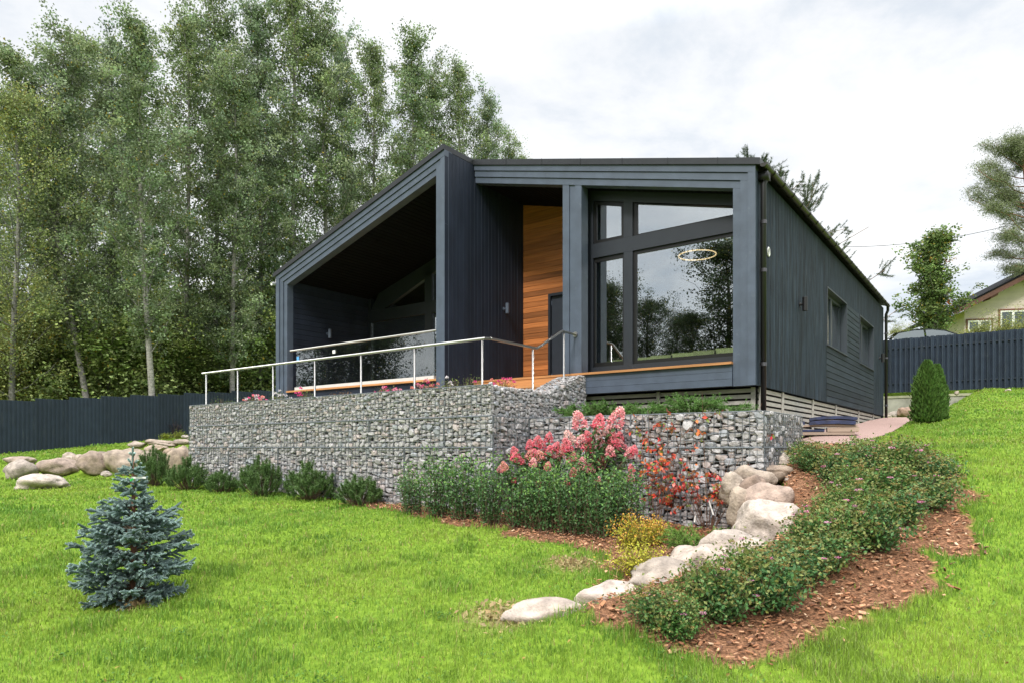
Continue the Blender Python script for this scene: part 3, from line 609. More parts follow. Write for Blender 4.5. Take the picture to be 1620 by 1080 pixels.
# ------------------------------------------------------------------ gabions
bm = bmesh.new(); bmesh.ops.create_icosphere(bm, subdivisions=2, radius=1)
ICO = np.array([v.co[:] for v in bm.verts]); ICOF = np.array([[v.index for v in f.verts] for f in bm.faces]); bm.free()
STN = []
for s in range(30):
    r = np.random.default_rng(100+s); n = r.normal(size=(11, 3)); n /= np.linalg.norm(n, axis=1)[:, None]
    ax_ = np.concatenate([np.eye(3), -np.eye(3)]) + r.normal(size=(6, 3))*0.16; ax_ /= np.linalg.norm(ax_, axis=1)[:, None]; n = np.concatenate([n, ax_])
    h = np.concatenate([r.uniform(0.74, 1.0, 11), r.uniform(0.52, 0.70, 6)]); d = ICO @ n.T; d = np.where(d > 0.05, d, 0.05); rr = np.minimum((h/d).min(1), 1.08)
    STN.append(ICO*rr[:, None])
def stone_face(g, o, a, W_, H_, nrm, sw, sh, seed, rough=0.5, keep=None):
    """dry-packed stones over the rectangle o + s*a + t*z, s in 0..W_, t in 0..H_"""
    r = np.random.default_rng(seed); o, a, nrm = (np.asarray(q, float) for q in (o, a, nrm)); b = np.cross(nrm, a)
    if b[2] < 0 or (abs(b[2]) < 1e-6): b = -b if b[2] < 0 else b
    hs = []; t = 0
    while t < H_ - sh*0.4: h = sh*r.uniform(0.7, 1.35); hs.append(h); t += h
    hs = np.array(hs)*H_/sum(hs); t = 0; ph = r.uniform(0, 6, 40)
    for i, h in enumerate(hs):
        s = -r.uniform(0, sw)*0.3
        while s < W_ - sw*0.1:
            w = sw*r.uniform(0.5, 1.55); w = min(w, W_ - s + 0.01)
            wob = lambda k: 0 if k in (0, len(hs)) else hs[min(k, len(hs)-1)]*0.60*math.sin((s+w/2)/sw*1.9+ph[k])*math.sin((s+w/2)/sw*0.63+ph[k+12])
            t0, t1 = t + wob(i), t + h + wob(i+1)
            if r.random() < 0.10 and t1-t0 > sh*0.8:            # a pair of thin stones instead
                tm = (t0+t1)/2; cells = [(t0, tm), (tm, t1)]
            else: cells = [(t0, t1)]
            for c0, c1 in cells:
                c = o + a*(s+w/2) + b*((c0+c1)/2)
                if keep is not None and not keep(s+w/2, (c0+c1)/2): continue
                hh = c1-c0; V = STN[r.integers(30)]*(1, 1, 1); q = r.uniform(-1, 1)*rough*min(1, hh/w+0.3)
                ax = V[:, 0]*0.80*w; bx = V[:, 2]*0.82*hh; dx = V[:, 1]*min(w, hh*1.3)*0.70
                ca, sa = math.cos(q), math.sin(q); ax, bx = ax*ca - bx*sa, ax*sa + bx*ca
                ax = np.clip(ax, -0.50*w, 0.50*w); bx = np.clip(bx, -0.515*hh, 0.515*hh)
                c = c + nrm*(r.uniform(-0.022, 0.004) - min(w, hh)*0.30)
                P = c + ax[:, None]*a + bx[:, None]*b + dx[:, None]*nrm
                t_ = r.uniform(0.86, 1.12); col = np.array((1, 1, 1.0))*t_
                if r.random() < 0.14: col = col*np.array((1.08, 0.97, 0.92))
                elif r.random() < 0.12: col = col*np.array((0.90, 0.97, 1.04))
                g.add(P, ICOF, col)
            s += w
        t += h
def wire_grid(g, o, a, W_, H_, nrm, dxw=0.1, dzw=0.1, r=0.0048, joints=(), edge=True, skip=None):
    o, a, nrm = (np.asarray(q, float) for q in (o, a, nrm)); b = np.cross(nrm, a); b = -b if b[2] < -1e-6 else b
    o = o + nrm*0.016
    for s in np.arange(0, W_+1e-6, dxw): g.tube([o+a*s, o+a*s+b*H_], r, 4, cap=False)
    for t in np.arange(0, H_+1e-6, dzw): g.tube([o+b*t, o+b*t+a*W_], r, 4, cap=False)
    for s in joints:
        for k in (-1, 1): g.tube([o+a*(s+k*.008), o+a*(s+k*.008)+b*H_], 0.006, 5, cap=False)
        zs = np.linspace(0, H_, int(H_/0.03)); g.tube([o+a*(s+0.016*math.sin(q*90))+b*q+nrm*0.012*math.cos(q*90) for q in zs], 0.004, 4, cap=False)
    if edge:
        for t in (0.006, H_-0.006):
            g.tube([o+b*t, o+b*t+a*W_], 0.007, 6, cap=False)
            xs = np.linspace(0, W_, int(W_/0.035)); g.tube([o+b*(t+0.012*math.sin(q*80))+a*q+nrm*0.010*math.cos(q*80) for q in xs], 0.0035, 4, cap=False)
def gabion(label, faces, core, seed, tops=()):
    u0, v0, z0 = core[0][0]
    root = hthing('gabion_wall', label, 'gabion', u0, v0, z0, 'stone gabion tiers of the terrace')
    g = G(); w = G(); d = G()
    for f in faces:
        o, a, W_, H_, nrm, sw, sh, jn = f[:8]; seed += 1; keep = f[8] if len(f) > 8 else None
        stone_face(g, o, a, W_, H_, nrm, sw, sh, seed, keep=keep)
        if keep is None: wire_grid(w, o, a, W_, H_, nrm, joints=jn)
        else:
            for s in np.arange(0, W_, .1):
                hs = [t for t in np.arange(0, H_, .02) if keep(s, t)]
                if hs: w.tube([np.array(o)+np.array(a)*s+np.array(nrm)*.016+zx*hs[0], np.array(o)+np.array(a)*s+np.array(nrm)*.016+zx*hs[-1]], 0.0022, 4, cap=False)
    for a, b in core: d.box(np.array(a)+[.06, .06, 0], np.array(b)-[.06, .06, .05])  # backing boxes whose dark colour stands in for shade between the stones
    for t in tops: t(g, w)
    hpart(root, 'stone_fill', g, M['stone']); hpart(root, 'wire_mesh', w, M['wire'], True); hpart(root, 'gap_shade_core', d, M['core'])
def top_stones(poly, zf, step, seed):
    """stones lying on a gabion's top: poly test in (u, v), height zf(u, v)"""
    def run(g, w):
        r = np.random.default_rng(seed); us = [p[0] for p in poly]; vs_ = [p[1] for p in poly]
        for u in np.arange(min(us)+step*.4, max(us), step):
            for v in np.arange(min(vs_)+step*.4, max(vs_), step*0.9):
                uu, vv = u+r.uniform(-.2, .2)*step, v+r.uniform(-.2, .2)*step; V = STN[r.integers(30)]*step*np.array((.62, .58, .30))
                g.add(V + (uu, vv, zf(uu, vv)-0.025+r.uniform(-.008, .004)), ICOF, np.ones(3)*r.uniform(.75, 1.2))
    return run
J = [0.81+1.85*i for i in range(5)]
gabion('upper stone gabion tier of small stones with a ramped end beside the porch',
       [((-6.4, -1.97, 0.5), ux, 9.2, 0.5, -vx, 0.085, 0.055, []),
        ((2.8, -1.97, 0.5), vx, 2.95, 0.88, ux, 0.085, 0.055, [], lambda s, t: t < 0.49 + np.clip((s-1.67)*0.38, 0, 0.38)),
        ((-6.4, -1.47, 0.5), -vx, 0.5, 0.5, -ux, 0.085, 0.055, [])],
       [((-6.4, -1.97, 0.5), (2.8, -1.5, 1.0)), ((2.3, -1.6, 0.5), (2.8, 1.0, 0.98)), ((2.3, .2, .9), (2.8, 1.0, 1.22)), ((2.3, .75, 1.0), (2.8, 1.0, 1.40))], 10,
       [top_stones([(2.3, -1.9), (2.8, 0.98)], lambda u, v: 1.0 + 0.38*np.clip(v+0.3, 0, 1.0), 0.07, 77), top_stones([(-6.4, -1.97), (2.3, -1.72)], lambda u, v: 1.0, 0.08, 78)])
gabion('middle stone gabion tier, waist high, running right under the big window',
       [((-6.4, -1.985, 0.0), ux, 9.2, 0.5, -vx, 0.112, 0.070, J),
        ((2.815, -1.985, 0.0), vx, 1.04, 0.5, ux, 0.125, 0.08, [0.02, 1.0]),
        ((2.815, -0.945, 0.0), ux, 3.87, 0.5, -vx, 0.118, 0.074, [1.9, 2.95]),
        ((6.685, -0.945, 0.0), vx, 2.13, 0.5, ux, 0.11, 0.085, [0.02, 1.0]),
        ((-6.415, -1.47, 0.0), -vx, 0.5, 0.5, -ux, 0.155, 0.095, [])],
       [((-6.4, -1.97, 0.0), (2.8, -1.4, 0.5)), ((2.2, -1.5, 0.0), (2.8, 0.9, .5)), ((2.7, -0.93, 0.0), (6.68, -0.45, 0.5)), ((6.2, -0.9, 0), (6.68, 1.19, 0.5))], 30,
       [top_stones([(2.82, -0.93), (6.68, -0.5)], lambda u, v: 0.5, 0.14, 79), top_stones([(6.25, -0.5), (6.68, 1.19)], lambda u, v: 0.5, 0.13, 80)])
gabion('lowest stone gabion tier standing on the lawn behind the planted shrubs',
       [((-6.4, -1.995, -1.45), ux, 9.2, 1.45, -vx, 0.110, 0.072, [1.73+1.85*i for i in range(4)]),
        ((2.82, -1.995, -1.5), vx, 1.04, 1.5, ux, 0.125, 0.085, [0.02]),
        ((2.82, -0.955, -1.5), ux, 3.87, 1.5, -vx, 0.120, 0.078, [0.9, 2.7]),
        ((6.69, -0.955, -0.6), vx, 2.13, 0.6, ux, 0.14, 0.11, [0.02]),
        ((-6.42, -1.47, -1.2), -vx, 0.5, 1.2, -ux, 0.15, 0.1, [])],
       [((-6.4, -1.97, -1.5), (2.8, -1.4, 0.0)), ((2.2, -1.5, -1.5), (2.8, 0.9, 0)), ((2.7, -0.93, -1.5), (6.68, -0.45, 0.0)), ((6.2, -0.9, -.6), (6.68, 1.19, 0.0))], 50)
# ------------------------------------------------------------------ fences, concrete wall
def fence_sheets(name, label, x0, y0, dirx, diry, n, w, h, z_of, m_, group=None, depth=0.02):
    ang = math.atan2(diry, dirx); base = z_of(0)
    root = thing(name, label, 'fence', (x0, y0, base), ang, group)
    for i in range(n):
        zt = z_of(i*w)+h; g = G(); P = []; k = 0; s = 0.0
        step = w/8
        for q in range(8):
            s = i*w+q*step; P += [(s, 0), (s+step*.42, 0), (s+step*.5, depth), (s+step*.92, depth)]
        P.append(((i+1)*w, 0)); zb = z_of(i*w) - 0.35
        V = [(a, b, zb-base) for a, b in P] + [(a, b, zt-base) for a, b in P] ; L = len(P)
        V += [(a, b+.006, zt-base) for a, b in P]
        g.add(V, [(q, q+1, q+1+L, q+L) for q in range(L-1)] + [(q+L, q+1+L, q+1+2*L, q+2*L) for q in range(L-1)], (1+rng.uniform(-.15, .15),)*3)
        g.obj('fence_sheet', m_, root)
    for i in range(0, n+1, 2):
        g = G(); z = z_of(min(i, n-1)*w); g.box((i*w-.03, .03, z-base-.4), (i*w+.03, .09, z-base+h-.1)); g.obj('post', M['black'], root)
    return root
fence_sheets('metal_fence', 'long navy corrugated metal fence with stepped top below the trees on the left', -18.9-0.5958*9.2, 24.8-0.8031*9.2, VX[0], VX[1], 34, 1.15, 2.02,
             lambda s: -0.26 + 0.104*(s-9.2), M['fence'])
# right picket fence: two staggered layers of metal pickets on rails
fx, fy = at(1330, 620, 26.9)[:2]; ex, ey = at(1760, 607, 22.2)[:2]; Lf = math.hypot(ex-fx, ey-fy); fa = math.atan2(ey-fy, ex-fx)
rf = thing('picket_fence', 'dark navy picket fence of staggered metal slats above the lawn on the right', 'fence', (fx, fy, 2.1), fa)
g = G()
for i in range(int(Lf/0.17)):
    for lay, off in ((-0.028, 0), (0.028, 0.085)):
        s = i*0.17+off; t = 1+rng.uniform(-.2, .2); h = 2.03+rng.uniform(-.012, .012)
        V = []
        for z in (0, h): V += [(s, lay, z), (s+.018, lay-0.014*(1 if lay < 0 else -1), z), (s+.052, lay, z), (s+.086, lay-0.014*(1 if lay < 0 else -1), z), (s+.104, lay, z)]
        g.add(V, [(q, q+1, q+6, q+5) for q in range(4)], (t,)*3)
g.obj('pickets', M['fence'], rf)
g = G()
for z in (0.32, 1.66): g.box((0, -0.022, z), (Lf, 0.022, z+0.045), (.6,)*3)
g.obj('rails', M['fence'], rf)
for s in np.arange(0.4, Lf, 2.5): g = G(); g.box((s-.03, .045, -.6), (s+.03, .10, 2.0)); g.obj('post', M['fence'], rf)
cx, cy = fx+0.02, fy-0.28
cw = thing('retaining_wall', 'low mossy concrete retaining wall at the end of the red path under the fence', 'wall', (cx, cy, 0.8), fa)
g = G(); g.box((-1.0, -0.1, -0.3), (4.15, 0.14, 1.06)); g.box((-1.0, -0.13, 1.065), (4.2, 0.2, 1.15), (1.05, 1.08, .85)); g.obj('wall_slab', M['concrete'], cw)

# ------------------------------------------------------------------ boulders
bm = bmesh.new(); bmesh.ops.create_icosphere(bm, subdivisions=4, radius=1)
IC4 = np.array([v.co[:] for v in bm.verts]); IC4F = np.array([[v.index for v in f.verts] for f in bm.faces]); bm.free()
def boulder(label, pos, size, seed, rz=0, tilt=0, tint=(1, 1, 1), group=None, sink=0.3):
    r = np.random.default_rng(seed); o = Vector(r.uniform(-50, 50, 3)); d = np.array([mnoise.noise(Vector(p)*0.9+o)*0.34 + mnoise.noise(Vector(p)*2.3+o)*0.09 + mnoise.noise(Vector(p)*6+o)*0.028 + mnoise.noise(Vector(p)*13+o)*0.012 - max(0, .09-abs(mnoise.noise(Vector(p)*1.5-o)))*.75 - max(0, .05-abs(mnoise.noise(Vector(p)*3.1-o)))*.5 for p in IC4])
    n = r.normal(size=(9, 3)); n /= np.linalg.norm(n, axis=1)[:, None]; h = r.uniform(.66, .95, 9); q = IC4 @ n.T; rr = np.minimum(1, (h/np.where(q > .05, q, .05)).min(1))
    V = IC4*(rr*(0.98+d))[:, None]*np.array(size)/2
    R = Matrix.Rotation(rz, 3, 'Z') @ Matrix.Rotation(tilt, 3, 'Y'); V = V @ np.array(R).T
    g = G(); g.add(V, IC4F, np.array(tint)*r.uniform(.88, 1.1)); o = g.obj('boulder', M['boulder'], None, True, (pos[0], pos[1], pos[2] + size[2]*(0.5-sink)))
    return tag(o, label, 'boulder', group)
GL, GR = 'boulders along the left edge of the lawn', 'boulders edging the shrub bed on the right'
def bl(px, py, w, h, D, label, seed, tint=(1, 1, 1), grp=GL, dep=0.9, rz=None, tilt=0.0, raise_=0.0):
    """boulder whose outline spans w x h photo pixels round (px, py) at distance D"""
    k = D/F; x, y, z = at(px, py, D); r = np.random.default_rng(seed)
    boulder(label, (x, y + w*k*dep*0.3, z - h*k*(0.80 - raise_)), (w*k*1.08, w*k*dep, h*k*1.3), seed, r.uniform(-.4, .4) if rz is None else rz, tilt, tint, grp, 0.0)
bl(45, 762, 84, 26, 14.3, 'flat pale boulder lying alone on the grass at the far left', 1, (1.4, 1.38, 1.34))
bl(22, 740, 52, 34, 16.8, 'rounded grey boulder at the left photo edge just behind the flat one', 2, (1, .98, .95))
bl(24, 728, 46, 16, 18.2, 'low pinkish boulder peeking over the rounded one at the left edge', 3, (1, .9, .82))
bl(83, 735, 58, 28, 17.2, 'pinkish boulder right of the rounded edge one, in the left lawn row', 4, (1.02, .9, .82))
bl(105, 723, 26, 15, 18.6, 'small round boulder in a gap behind the left row', 5, (1.05, 1, .92))
bl(122, 727, 28, 22, 18.0, 'small upright boulder between the pinkish and the tall tan boulder', 6, (1.02, .95, .85))
bl(141, 731, 46, 36, 17.2, 'brown boulder leaning against its paler neighbour in the left row', 7, (.86, .76, .66))
bl(160, 719, 30, 15, 18.4, 'flat brown boulder resting behind the leaning brown one', 8, (.85, .78, .7))
bl(190, 726, 62, 42, 17.2, 'largest tan boulder of the left row, behind the spruce top', 9, (1, .92, .80))
bl(166, 748, 16, 7, 16.4, 'little stone lying at the foot of the largest tan boulder', 10, (1.0, .98, .96))
bl(236, 733, 56, 40, 16.9, 'pale boulder with a steep face right of the spruce top', 11, (1.05, .97, .86))
bl(266, 719, 30, 22, 17.6, 'dark tan boulder wedged on top of two others beside the gabion', 12, (.88, .78, .64))
bl(281, 727, 46, 48, 16.6, 'tall sloping tan boulder touching the left end of the gabion', 13, (1.05, .95, .82), dep=.7)
bl(212, 701, 26, 9, 20.0, 'flat stone in the upper row before the low green plants', 14, (1, .95, .88))
bl(247, 699, 46, 11, 20.0, 'long flat stone in the upper row on the left bank', 15, (1, .93, .84))
bl(284, 697, 24, 9, 20.2, 'small flat stone of the upper row nearest the gabion', 16, (1.02, .96, .9))
bl(243, 708, 34, 12, 18.6, 'low wide stone between the two rows by the gabion', 17, (1, .9, .78))
bl(292, 690, 12, 6, 21.5, 'pebble-like stone high on the bank next to the gabion', 18)
# right row
def br(*a, **k): bl(*a, grp=GR, raise_=.12, **k)
br(868, 985, 158, 50, 5.65, 'flat sunken boulder nearest the camera at the low tip of the bed', 21, (1.3, 1.24, 1.18), dep=.6, rz=.1)
br(968, 950, 112, 60, 6.05, 'rounded pale boulder half hidden by a flowering shrub near the bed tip', 22, (1.35, 1.3, 1.25), dep=.7)
br(1116, 896, 112, 62, 6.75, 'low boulder under the shrubs between the rounded pale and the white one', 23, (1.3, 1.25, 1.18))
br(1164, 874, 112, 64, 7.0, 'smooth whitish boulder in the middle of the right row', 24, (1.30, 1.28, 1.24), dep=.8)
br(1222, 832, 112, 70, 7.55, 'big smooth pale grey boulder with bark chips on its back', 25, (1.25, 1.22, 1.18), dep=.8)
br(1220, 800, 98, 62, 8.15, 'big pinkish slanted boulder in the middle of the right row', 26, (1.06, .92, .84), dep=.75, tilt=-.62, rz=0)
br(1176, 806, 50, 60, 8.3, 'upright boulder behind the red bush beside the dark brown one', 27, (1.06, .98, .86), dep=.8)
br(1202, 777, 46, 46, 8.5, 'dark brown round boulder wedged above the slanted one', 28, (.72, .60, .52))
br(1196, 758, 60, 34, 8.9, 'mid-size boulder above the dark brown one', 29, (1.0, .94, .85))
br(1228, 747, 76, 24, 9.2, 'wide tan boulder near the foot of the gabion corner', 30, (1.02, .9, .78))
br(1164, 772, 46, 40, 8.8, 'pale boulder at the back behind the leaves of the red bush', 31, (1.2, 1.15, 1.05))
br(1248, 727, 48, 18, 9.75, 'pale flat boulder beside the gabion return', 32, (1.4, 1.38, 1.32))
br(1276, 733, 30, 11, 9.8, 'small flat pale stone at the upper end of the right row', 33, (1.1, 1.0, .9))
br(1262, 757, 32, 12, 9.0, 'small stone in the bark chips above the slanted boulder', 34, (1.1, 1.05, .98))
br(1058, 922, 118, 58, 6.4, 'tan boulder mostly buried under pink flowering shrubs', 35, (1.05, 1.02, .96))
GE = 'boulders at the end of the red path'
x_, y_, z_ = at(1403, 650, 23.4)
for (px, py, w, h, D, lb, sd, ti) in ((1402, 657, 18, 9, 23.5, 'white stone by the downpipe at the far end of the path', 41, (1.1, 1.08, 1.0)), (1420, 654, 24, 11, 23.8, 'grey stone before the concrete wall at the path end', 42, (.95, .95, .9)),
                                     (1437, 650, 26, 17, 23.4, 'reddish round boulder beside the twin thuja', 43, (.95, .74, .6))): bl(px, py, w, h, D, lb, sd, ti, GE)
bl(1606, 677, 34, 8, 14.6, 'flat pale stone slab lying in the right lawn', 44, (1.15, 1.12, 1.0), 'stones in the right lawn')
bl(1597, 616, 9, 4, 23.0, 'white pebble in the grass under the picket fence', 45, (1.3, 1.3, 1.2), 'stones in the right lawn')
bl(1515, 620, 8, 5, 24.0, 'light round stone at the foot of the picket fence', 46, (1.2, 1.15, 1.05), 'stones in the right lawn')

# ------------------------------------------------------------------ trees
LEAF_A = np.array((0.200, 0.258, 0.142))
def tree_protos(rngs, H, cr, cb, nb, ncl, nl, leaf, prof, up=(0.5, 1.1), tint=LEAF_A, barkc=(0.21, 0.20, 0.185), r0=0.125, wob=0.25, spread=0.25, lean=(0, 0), yellow=0.02, hang=0.0):
    r = np.random.default_rng(rngs)
    t = np.linspace(0, 1, 14); tp = np.stack([lean[0]*t**1.3 + wob*np.sin(t*5+r.uniform(0, 6))*t, lean[1]*t + wob*np.sin(t*4+r.uniform(0, 6))*t, H*t], 1)
    tr = G(); darken = lambda q: np.array(barkc)*q
    tr.tube(tp, r0*(1-t)**0.75+0.015, 9, barkc)
    lv = G(); PP = []; CC = []
    for i in range(nb):
        f = cb + (0.98-cb)*((i+r.random())/nb); p0 = np.array([np.interp(f, t, tp[:, k]) for k in range(3)])
        az = i*2.39996+r.uniform(-.4, .4); el = r.uniform(*up); s = (f-cb)/(1-cb); L = cr*prof(s)*r.choice([.45, .7, .85, 1.0, 1.3])*r.uniform(.85, 1.15)
        d = np.array((math.cos(az)*math.cos(el), math.sin(az)*math.cos(el), math.sin(el)))
        q = np.linspace(0, 1, 6)[:, None]; B = p0 + d*L*q + np.array((0, 0, 1))*L*(0.22*q**2) + r.normal(size=(6, 3))*0.05*L*q
        tr.tube(B, np.linspace(max(.018, r0*.32*(1-f*.7)), .008, 6), 5, darken(.8), cap=False)
        for c in range(ncl):
            w = r.uniform(.22, 1.05); b = np.array([np.interp(w, q[:, 0], B[:, k]) for k in range(3)]) + r.normal(size=3)*spread*0.7*(0.5+w)*np.array((1, 1, .8))
            if r.random() < .5: tr.tube([np.array([np.interp(max(0, w-.15), q[:, 0], B[:, k]) for k in range(3)]), b], .006, 3, darken(.6), cap=False)
            m_ = int(nl*r.uniform(.4, 1.5)); pts = b + r.normal(size=(m_, 3))*spread*r.uniform(.5, 1.0)*np.array((1, 1, .75)); pts[:, 2] -= np.abs(r.normal(size=m_))*hang
            PP.append(pts); col = tint*r.uniform(.62, 1.45)*np.array((r.uniform(.92, 1.12), 1, r.uniform(.85, 1.15)))
            cc = np.tile(col, (m_, 1))*r.uniform(.75, 1.3, (m_, 1)); yl = r.random(m_) < yellow; cc[yl] = np.array((.30, .24, .04)); CC.append(cc)
    P = np.concatenate(PP); Cc = np.concatenate(CC)
    lv.leaves(P, r.uniform(.7, 1.25, len(P))*leaf, r, Cc, aspect=.75, flat=.9)
    return tr.mesh('trunk', M['bark'], True), lv.mesh('crown', M['leaf'])
oval = lambda s: max(.15, math.sin(math.pi*min(1, s*.92+.10))**.7)
tall = lambda s: max(.22, (1-s)**.55*min(1, .55+s*2.2))
cone = lambda s: max(.08, (1-s)**.9)
PROTO = {
 'aspen_a': tree_protos(11, 20, 3.7, .14, 66, 10, 44, .118, tall, (.35, 1.0)),
 'aspen_b': tree_protos(12, 20, 3.4, .20, 60, 10, 44, .118, oval, (.45, 1.05), LEAF_A*np.array((1.05, 1.05, .95))),
 'aspen_c': tree_protos(13, 20, 3.9, .10, 70, 10, 44, .118, tall, (.3, .95), LEAF_A*np.array((.92, .95, 1.05))),
 'birch':   tree_protos(14, 17, 4.0, .12, 60, 9, 42, .10, oval, (.3, .9), LEAF_A*np.array((1.15, 1.08, .75)), (.17, .165, .15), .13, yellow=.06, hang=.5),
 'lean':    tree_protos(15, 19, 3.7, .22, 60, 10, 44, .118, oval, (.5, 1.1), LEAF_A*np.array((1.05, 1.05, 1)), (.19, .18, .165), .13, lean=(-4.6, .6)),
 'pale':    tree_protos(16, 21, 3.6, .20, 66, 10, 44, .118, tall, (.5, 1.1), LEAF_A*np.array((1.0, 1.02, 1)), (.25, .24, .22), .14, lean=(-1.1, 0)),
 'bush':    tree_protos(17, 5, 2.4, .03, 34, 7, 46, .14, oval, (.4, 1.2), LEAF_A*np.array((1.10, 1.12, .70)), (.16, .14, .12), .05, spread=.40),
 'bushy':   tree_protos(18, 5, 2.3, .03, 34, 7, 50, .10, oval, (.5, 1.3), np.array((.215, .245, .072)), (.16, .14, .12), .05, spread=.42, yellow=.06),
 'broad':   tree_protos(21, 11, 4.0, .08, 62, 9, 42, .15, oval, (.3, 1.0), LEAF_A*np.array((.25, .27, .22)), (.14, .12, .10), .2, spread=.42),
 'rowan':   tree_protos(19, 6.6, 1.8, .10, 64, 8, 38, .12, lambda s: max(.16, (1-s)**.6*min(1, .5+s*3)), (.5, 1.2), np.array((.125, .185, .058)), (.22, .20, .17), .07, spread=.20, yellow=.05),
}
def plant_tree(name, kind, px, D, top, label, group=None, cat='tree', wide=1.0, rz=None, zb=None):
    x = (px-CX)/F*D; z0 = gz(x, D) if zb is None else zb; H = (HY-top)/F*D - z0
    tm, cm = PROTO[kind]; h0 = max(v.co.z for v in cm.vertices) if kind not in _ph else _ph[kind]; _ph[kind] = h0
    s = H/h0; sw = s**.6*wide
    o = thing(name, label, cat, (x, D, z0-.05), rng.uniform(0, 6.28) if rz is None else rz, group, (sw, sw, s))
    for nm, me in (('trunk', tm), ('crown', cm)):
        c = bpy.data.objects.new(nm, me); C.objects.link(c); c.parent = o
    return o
_ph = {}
GT = 'trees behind the left fence'
plant_tree('birch_tree', 'birch', 20, 28.5, 118, 'old birch with a rough dark trunk at the far left edge', GT)
plant_tree('birch_tree', 'lean', 146, 29.5, 48, 'birch whose pale trunk leans far left above the fence', GT, rz=0)
plant_tree('aspen_tree', 'aspen_a', 95, 31, 14, 'thick-trunked aspen right of the dark old birch at the left edge', GT)
plant_tree('aspen_tree', 'aspen_b', 126, 34, 40, 'aspen with two-tone trunk close behind the leaning birch', GT)
plant_tree('birch_tree', 'pale', 243, 29.5, -2, 'tall tree with a bare white trunk rising mid-left above the fence', GT, rz=0)
plant_tree('aspen_tree', 'aspen_c', 172, 36, 20, 'full round aspen between the leaning birch and the white trunk', GT)
plant_tree('aspen_tree', 'aspen_b', 296, 34, 18, 'slim aspen first to the right of the bare white trunk', GT)
plant_tree('aspen_tree', 'aspen_a', 340, 36, -45, 'aspen towering past the top of the photo above the gabion end', GT)
plant_tree('aspen_tree', 'aspen_a', 368, 33, 60, 'aspen with a reddish trunk base next to the handrail start', GT)
plant_tree('aspen_tree', 'aspen_c', 412, 36, -30, 'dark leafy aspen directly left of the house', GT)
plant_tree('aspen_tree', 'aspen_b', 462, 37, -28, 'tall aspen above the low left eave of the house', GT)
plant_tree('aspen_tree', 'aspen_a', 512, 38, -20, 'tallest aspen seen above the sloping left roof', GT)
plant_tree('aspen_tree', 'aspen_c', 543, 41, 22, 'narrow aspen at the notch in the tree line above the left roof', GT, wide=.8)
plant_tree('aspen_tree', 'aspen_b', 592, 40, 58, 'aspen right of the notch in the tree line', GT, wide=.9)
plant_tree('aspen_tree', 'pale', 642, 39, 42, 'sparse aspen with a forked pale trunk above the roof', GT, wide=1.0, rz=2.2)
plant_tree('aspen_tree', 'aspen_a', 690, 41, 72, 'pointed aspen just left of the roof ridge', GT, wide=.85)
plant_tree('aspen_tree', 'aspen_b', 724, 42, 92, 'aspen rising right behind the roof ridge', GT, wide=.9)
plant_tree('aspen_tree', 'aspen_c', 768, 42, 122, 'yellow-green aspen right of the roof ridge', GT, wide=.8)
plant_tree('aspen_tree', 'aspen_a', 803, 44, 188, 'short aspen second from the right end of the tree line', GT, wide=.7)
plant_tree('aspen_tree', 'aspen_b', 828, 46, 236, 'shortest aspen ending the tree line above the flat roof edge', GT, wide=.6)
for i, (px, D, top) in enumerate(((-70, 34, 90), (-20, 40, 110), (60, 44, 150), (205, 43, 120), (262, 46, 160), (390, 46, 120), (440, 50, 160), (560, 50, 230), (640, 52, 260))):
    plant_tree('aspen_tree', ('aspen_c', 'aspen_a', 'aspen_b')[i % 3], px, D, top, 'tree of the dense back row in the wood on the left', 'back row of trees in the left wood', wide=1.15)
for i, (px, D, top, k) in enumerate(((-30, 29, 470, 'bushy'), (40, 30, 430, 'bushy'), (70, 36, 400, 'bushy'), (118, 31.5, 480, 'bush'), (165, 31, 470, 'bush'), (205, 32, 490, 'bush'), (248, 33, 480, 'bush'), (285, 33.5, 530, 'bush'), (325, 35, 500, 'bush'), (355, 35, 545, 'bush'), (395, 36, 480, 'bush'), (430, 37, 450, 'bush'), (470, 39, 430, 'bush'),
                                   (20, 42, 380, 'bush'), (110, 42, 390, 'bush'), (190, 42, 400, 'bush'), (270, 43, 430, 'bush'), (340, 44, 420, 'bush'), (420, 44, 400, 'bush'), (230, 38, 430, 'bush'), (150, 38, 420, 'bush'), (385, 40, 440, 'bush'))):
    yel = k == 'bushy'
    plant_tree('understory_tree', k, px, D, top, 'yellow-green leafy sapling in the undergrowth at the far left' if yel else 'dark leafy sapling in the undergrowth behind the left fence', 'yellowish undergrowth saplings' if yel else 'undergrowth saplings behind the left fence', wide=1.25)
# right side: rowan, hedge bushes, pines
plant_tree('rowan_tree', 'rowan', 1480, 31, 350, 'rowan tree with reddish berries behind the picket fence', rz=.5, wide=1.15)
_rw = [o for o in C.objects if o.name.startswith('rowan_tree')][0]
g = G(); r = np.random.default_rng(3)
for k in range(15):
    a = r.uniform(0, 6.28); q = r.uniform(.25, .85); c = np.array((q*math.cos(a), q*math.sin(a), r.uniform(2.2, 5.6)))
    g = G(); g.leaves(c + r.normal(size=(16, 3))*.07, .07, r, np.array((.42, .085, .02)) if r.random() < .5 else np.array((.36, .22, .04)), .9); g.obj('berry_cluster', M['petal'], _rw)
for px, D, top, lb, w in ((1545, 26.5, 478, 'yellow-green bush before the neighbour windows', .8), (1590, 26, 474, 'pale bush under the white neighbour window', .95), (1632, 26, 466, 'bush at the right photo edge above the fence', .9), (1415, 29, 490, 'wispy bush left of the parked car roof', .5)):
    plant_tree('garden_bush', 'bushy', px, D, top, lb, 'bushes above the picket fence', 'bush', wide=w)
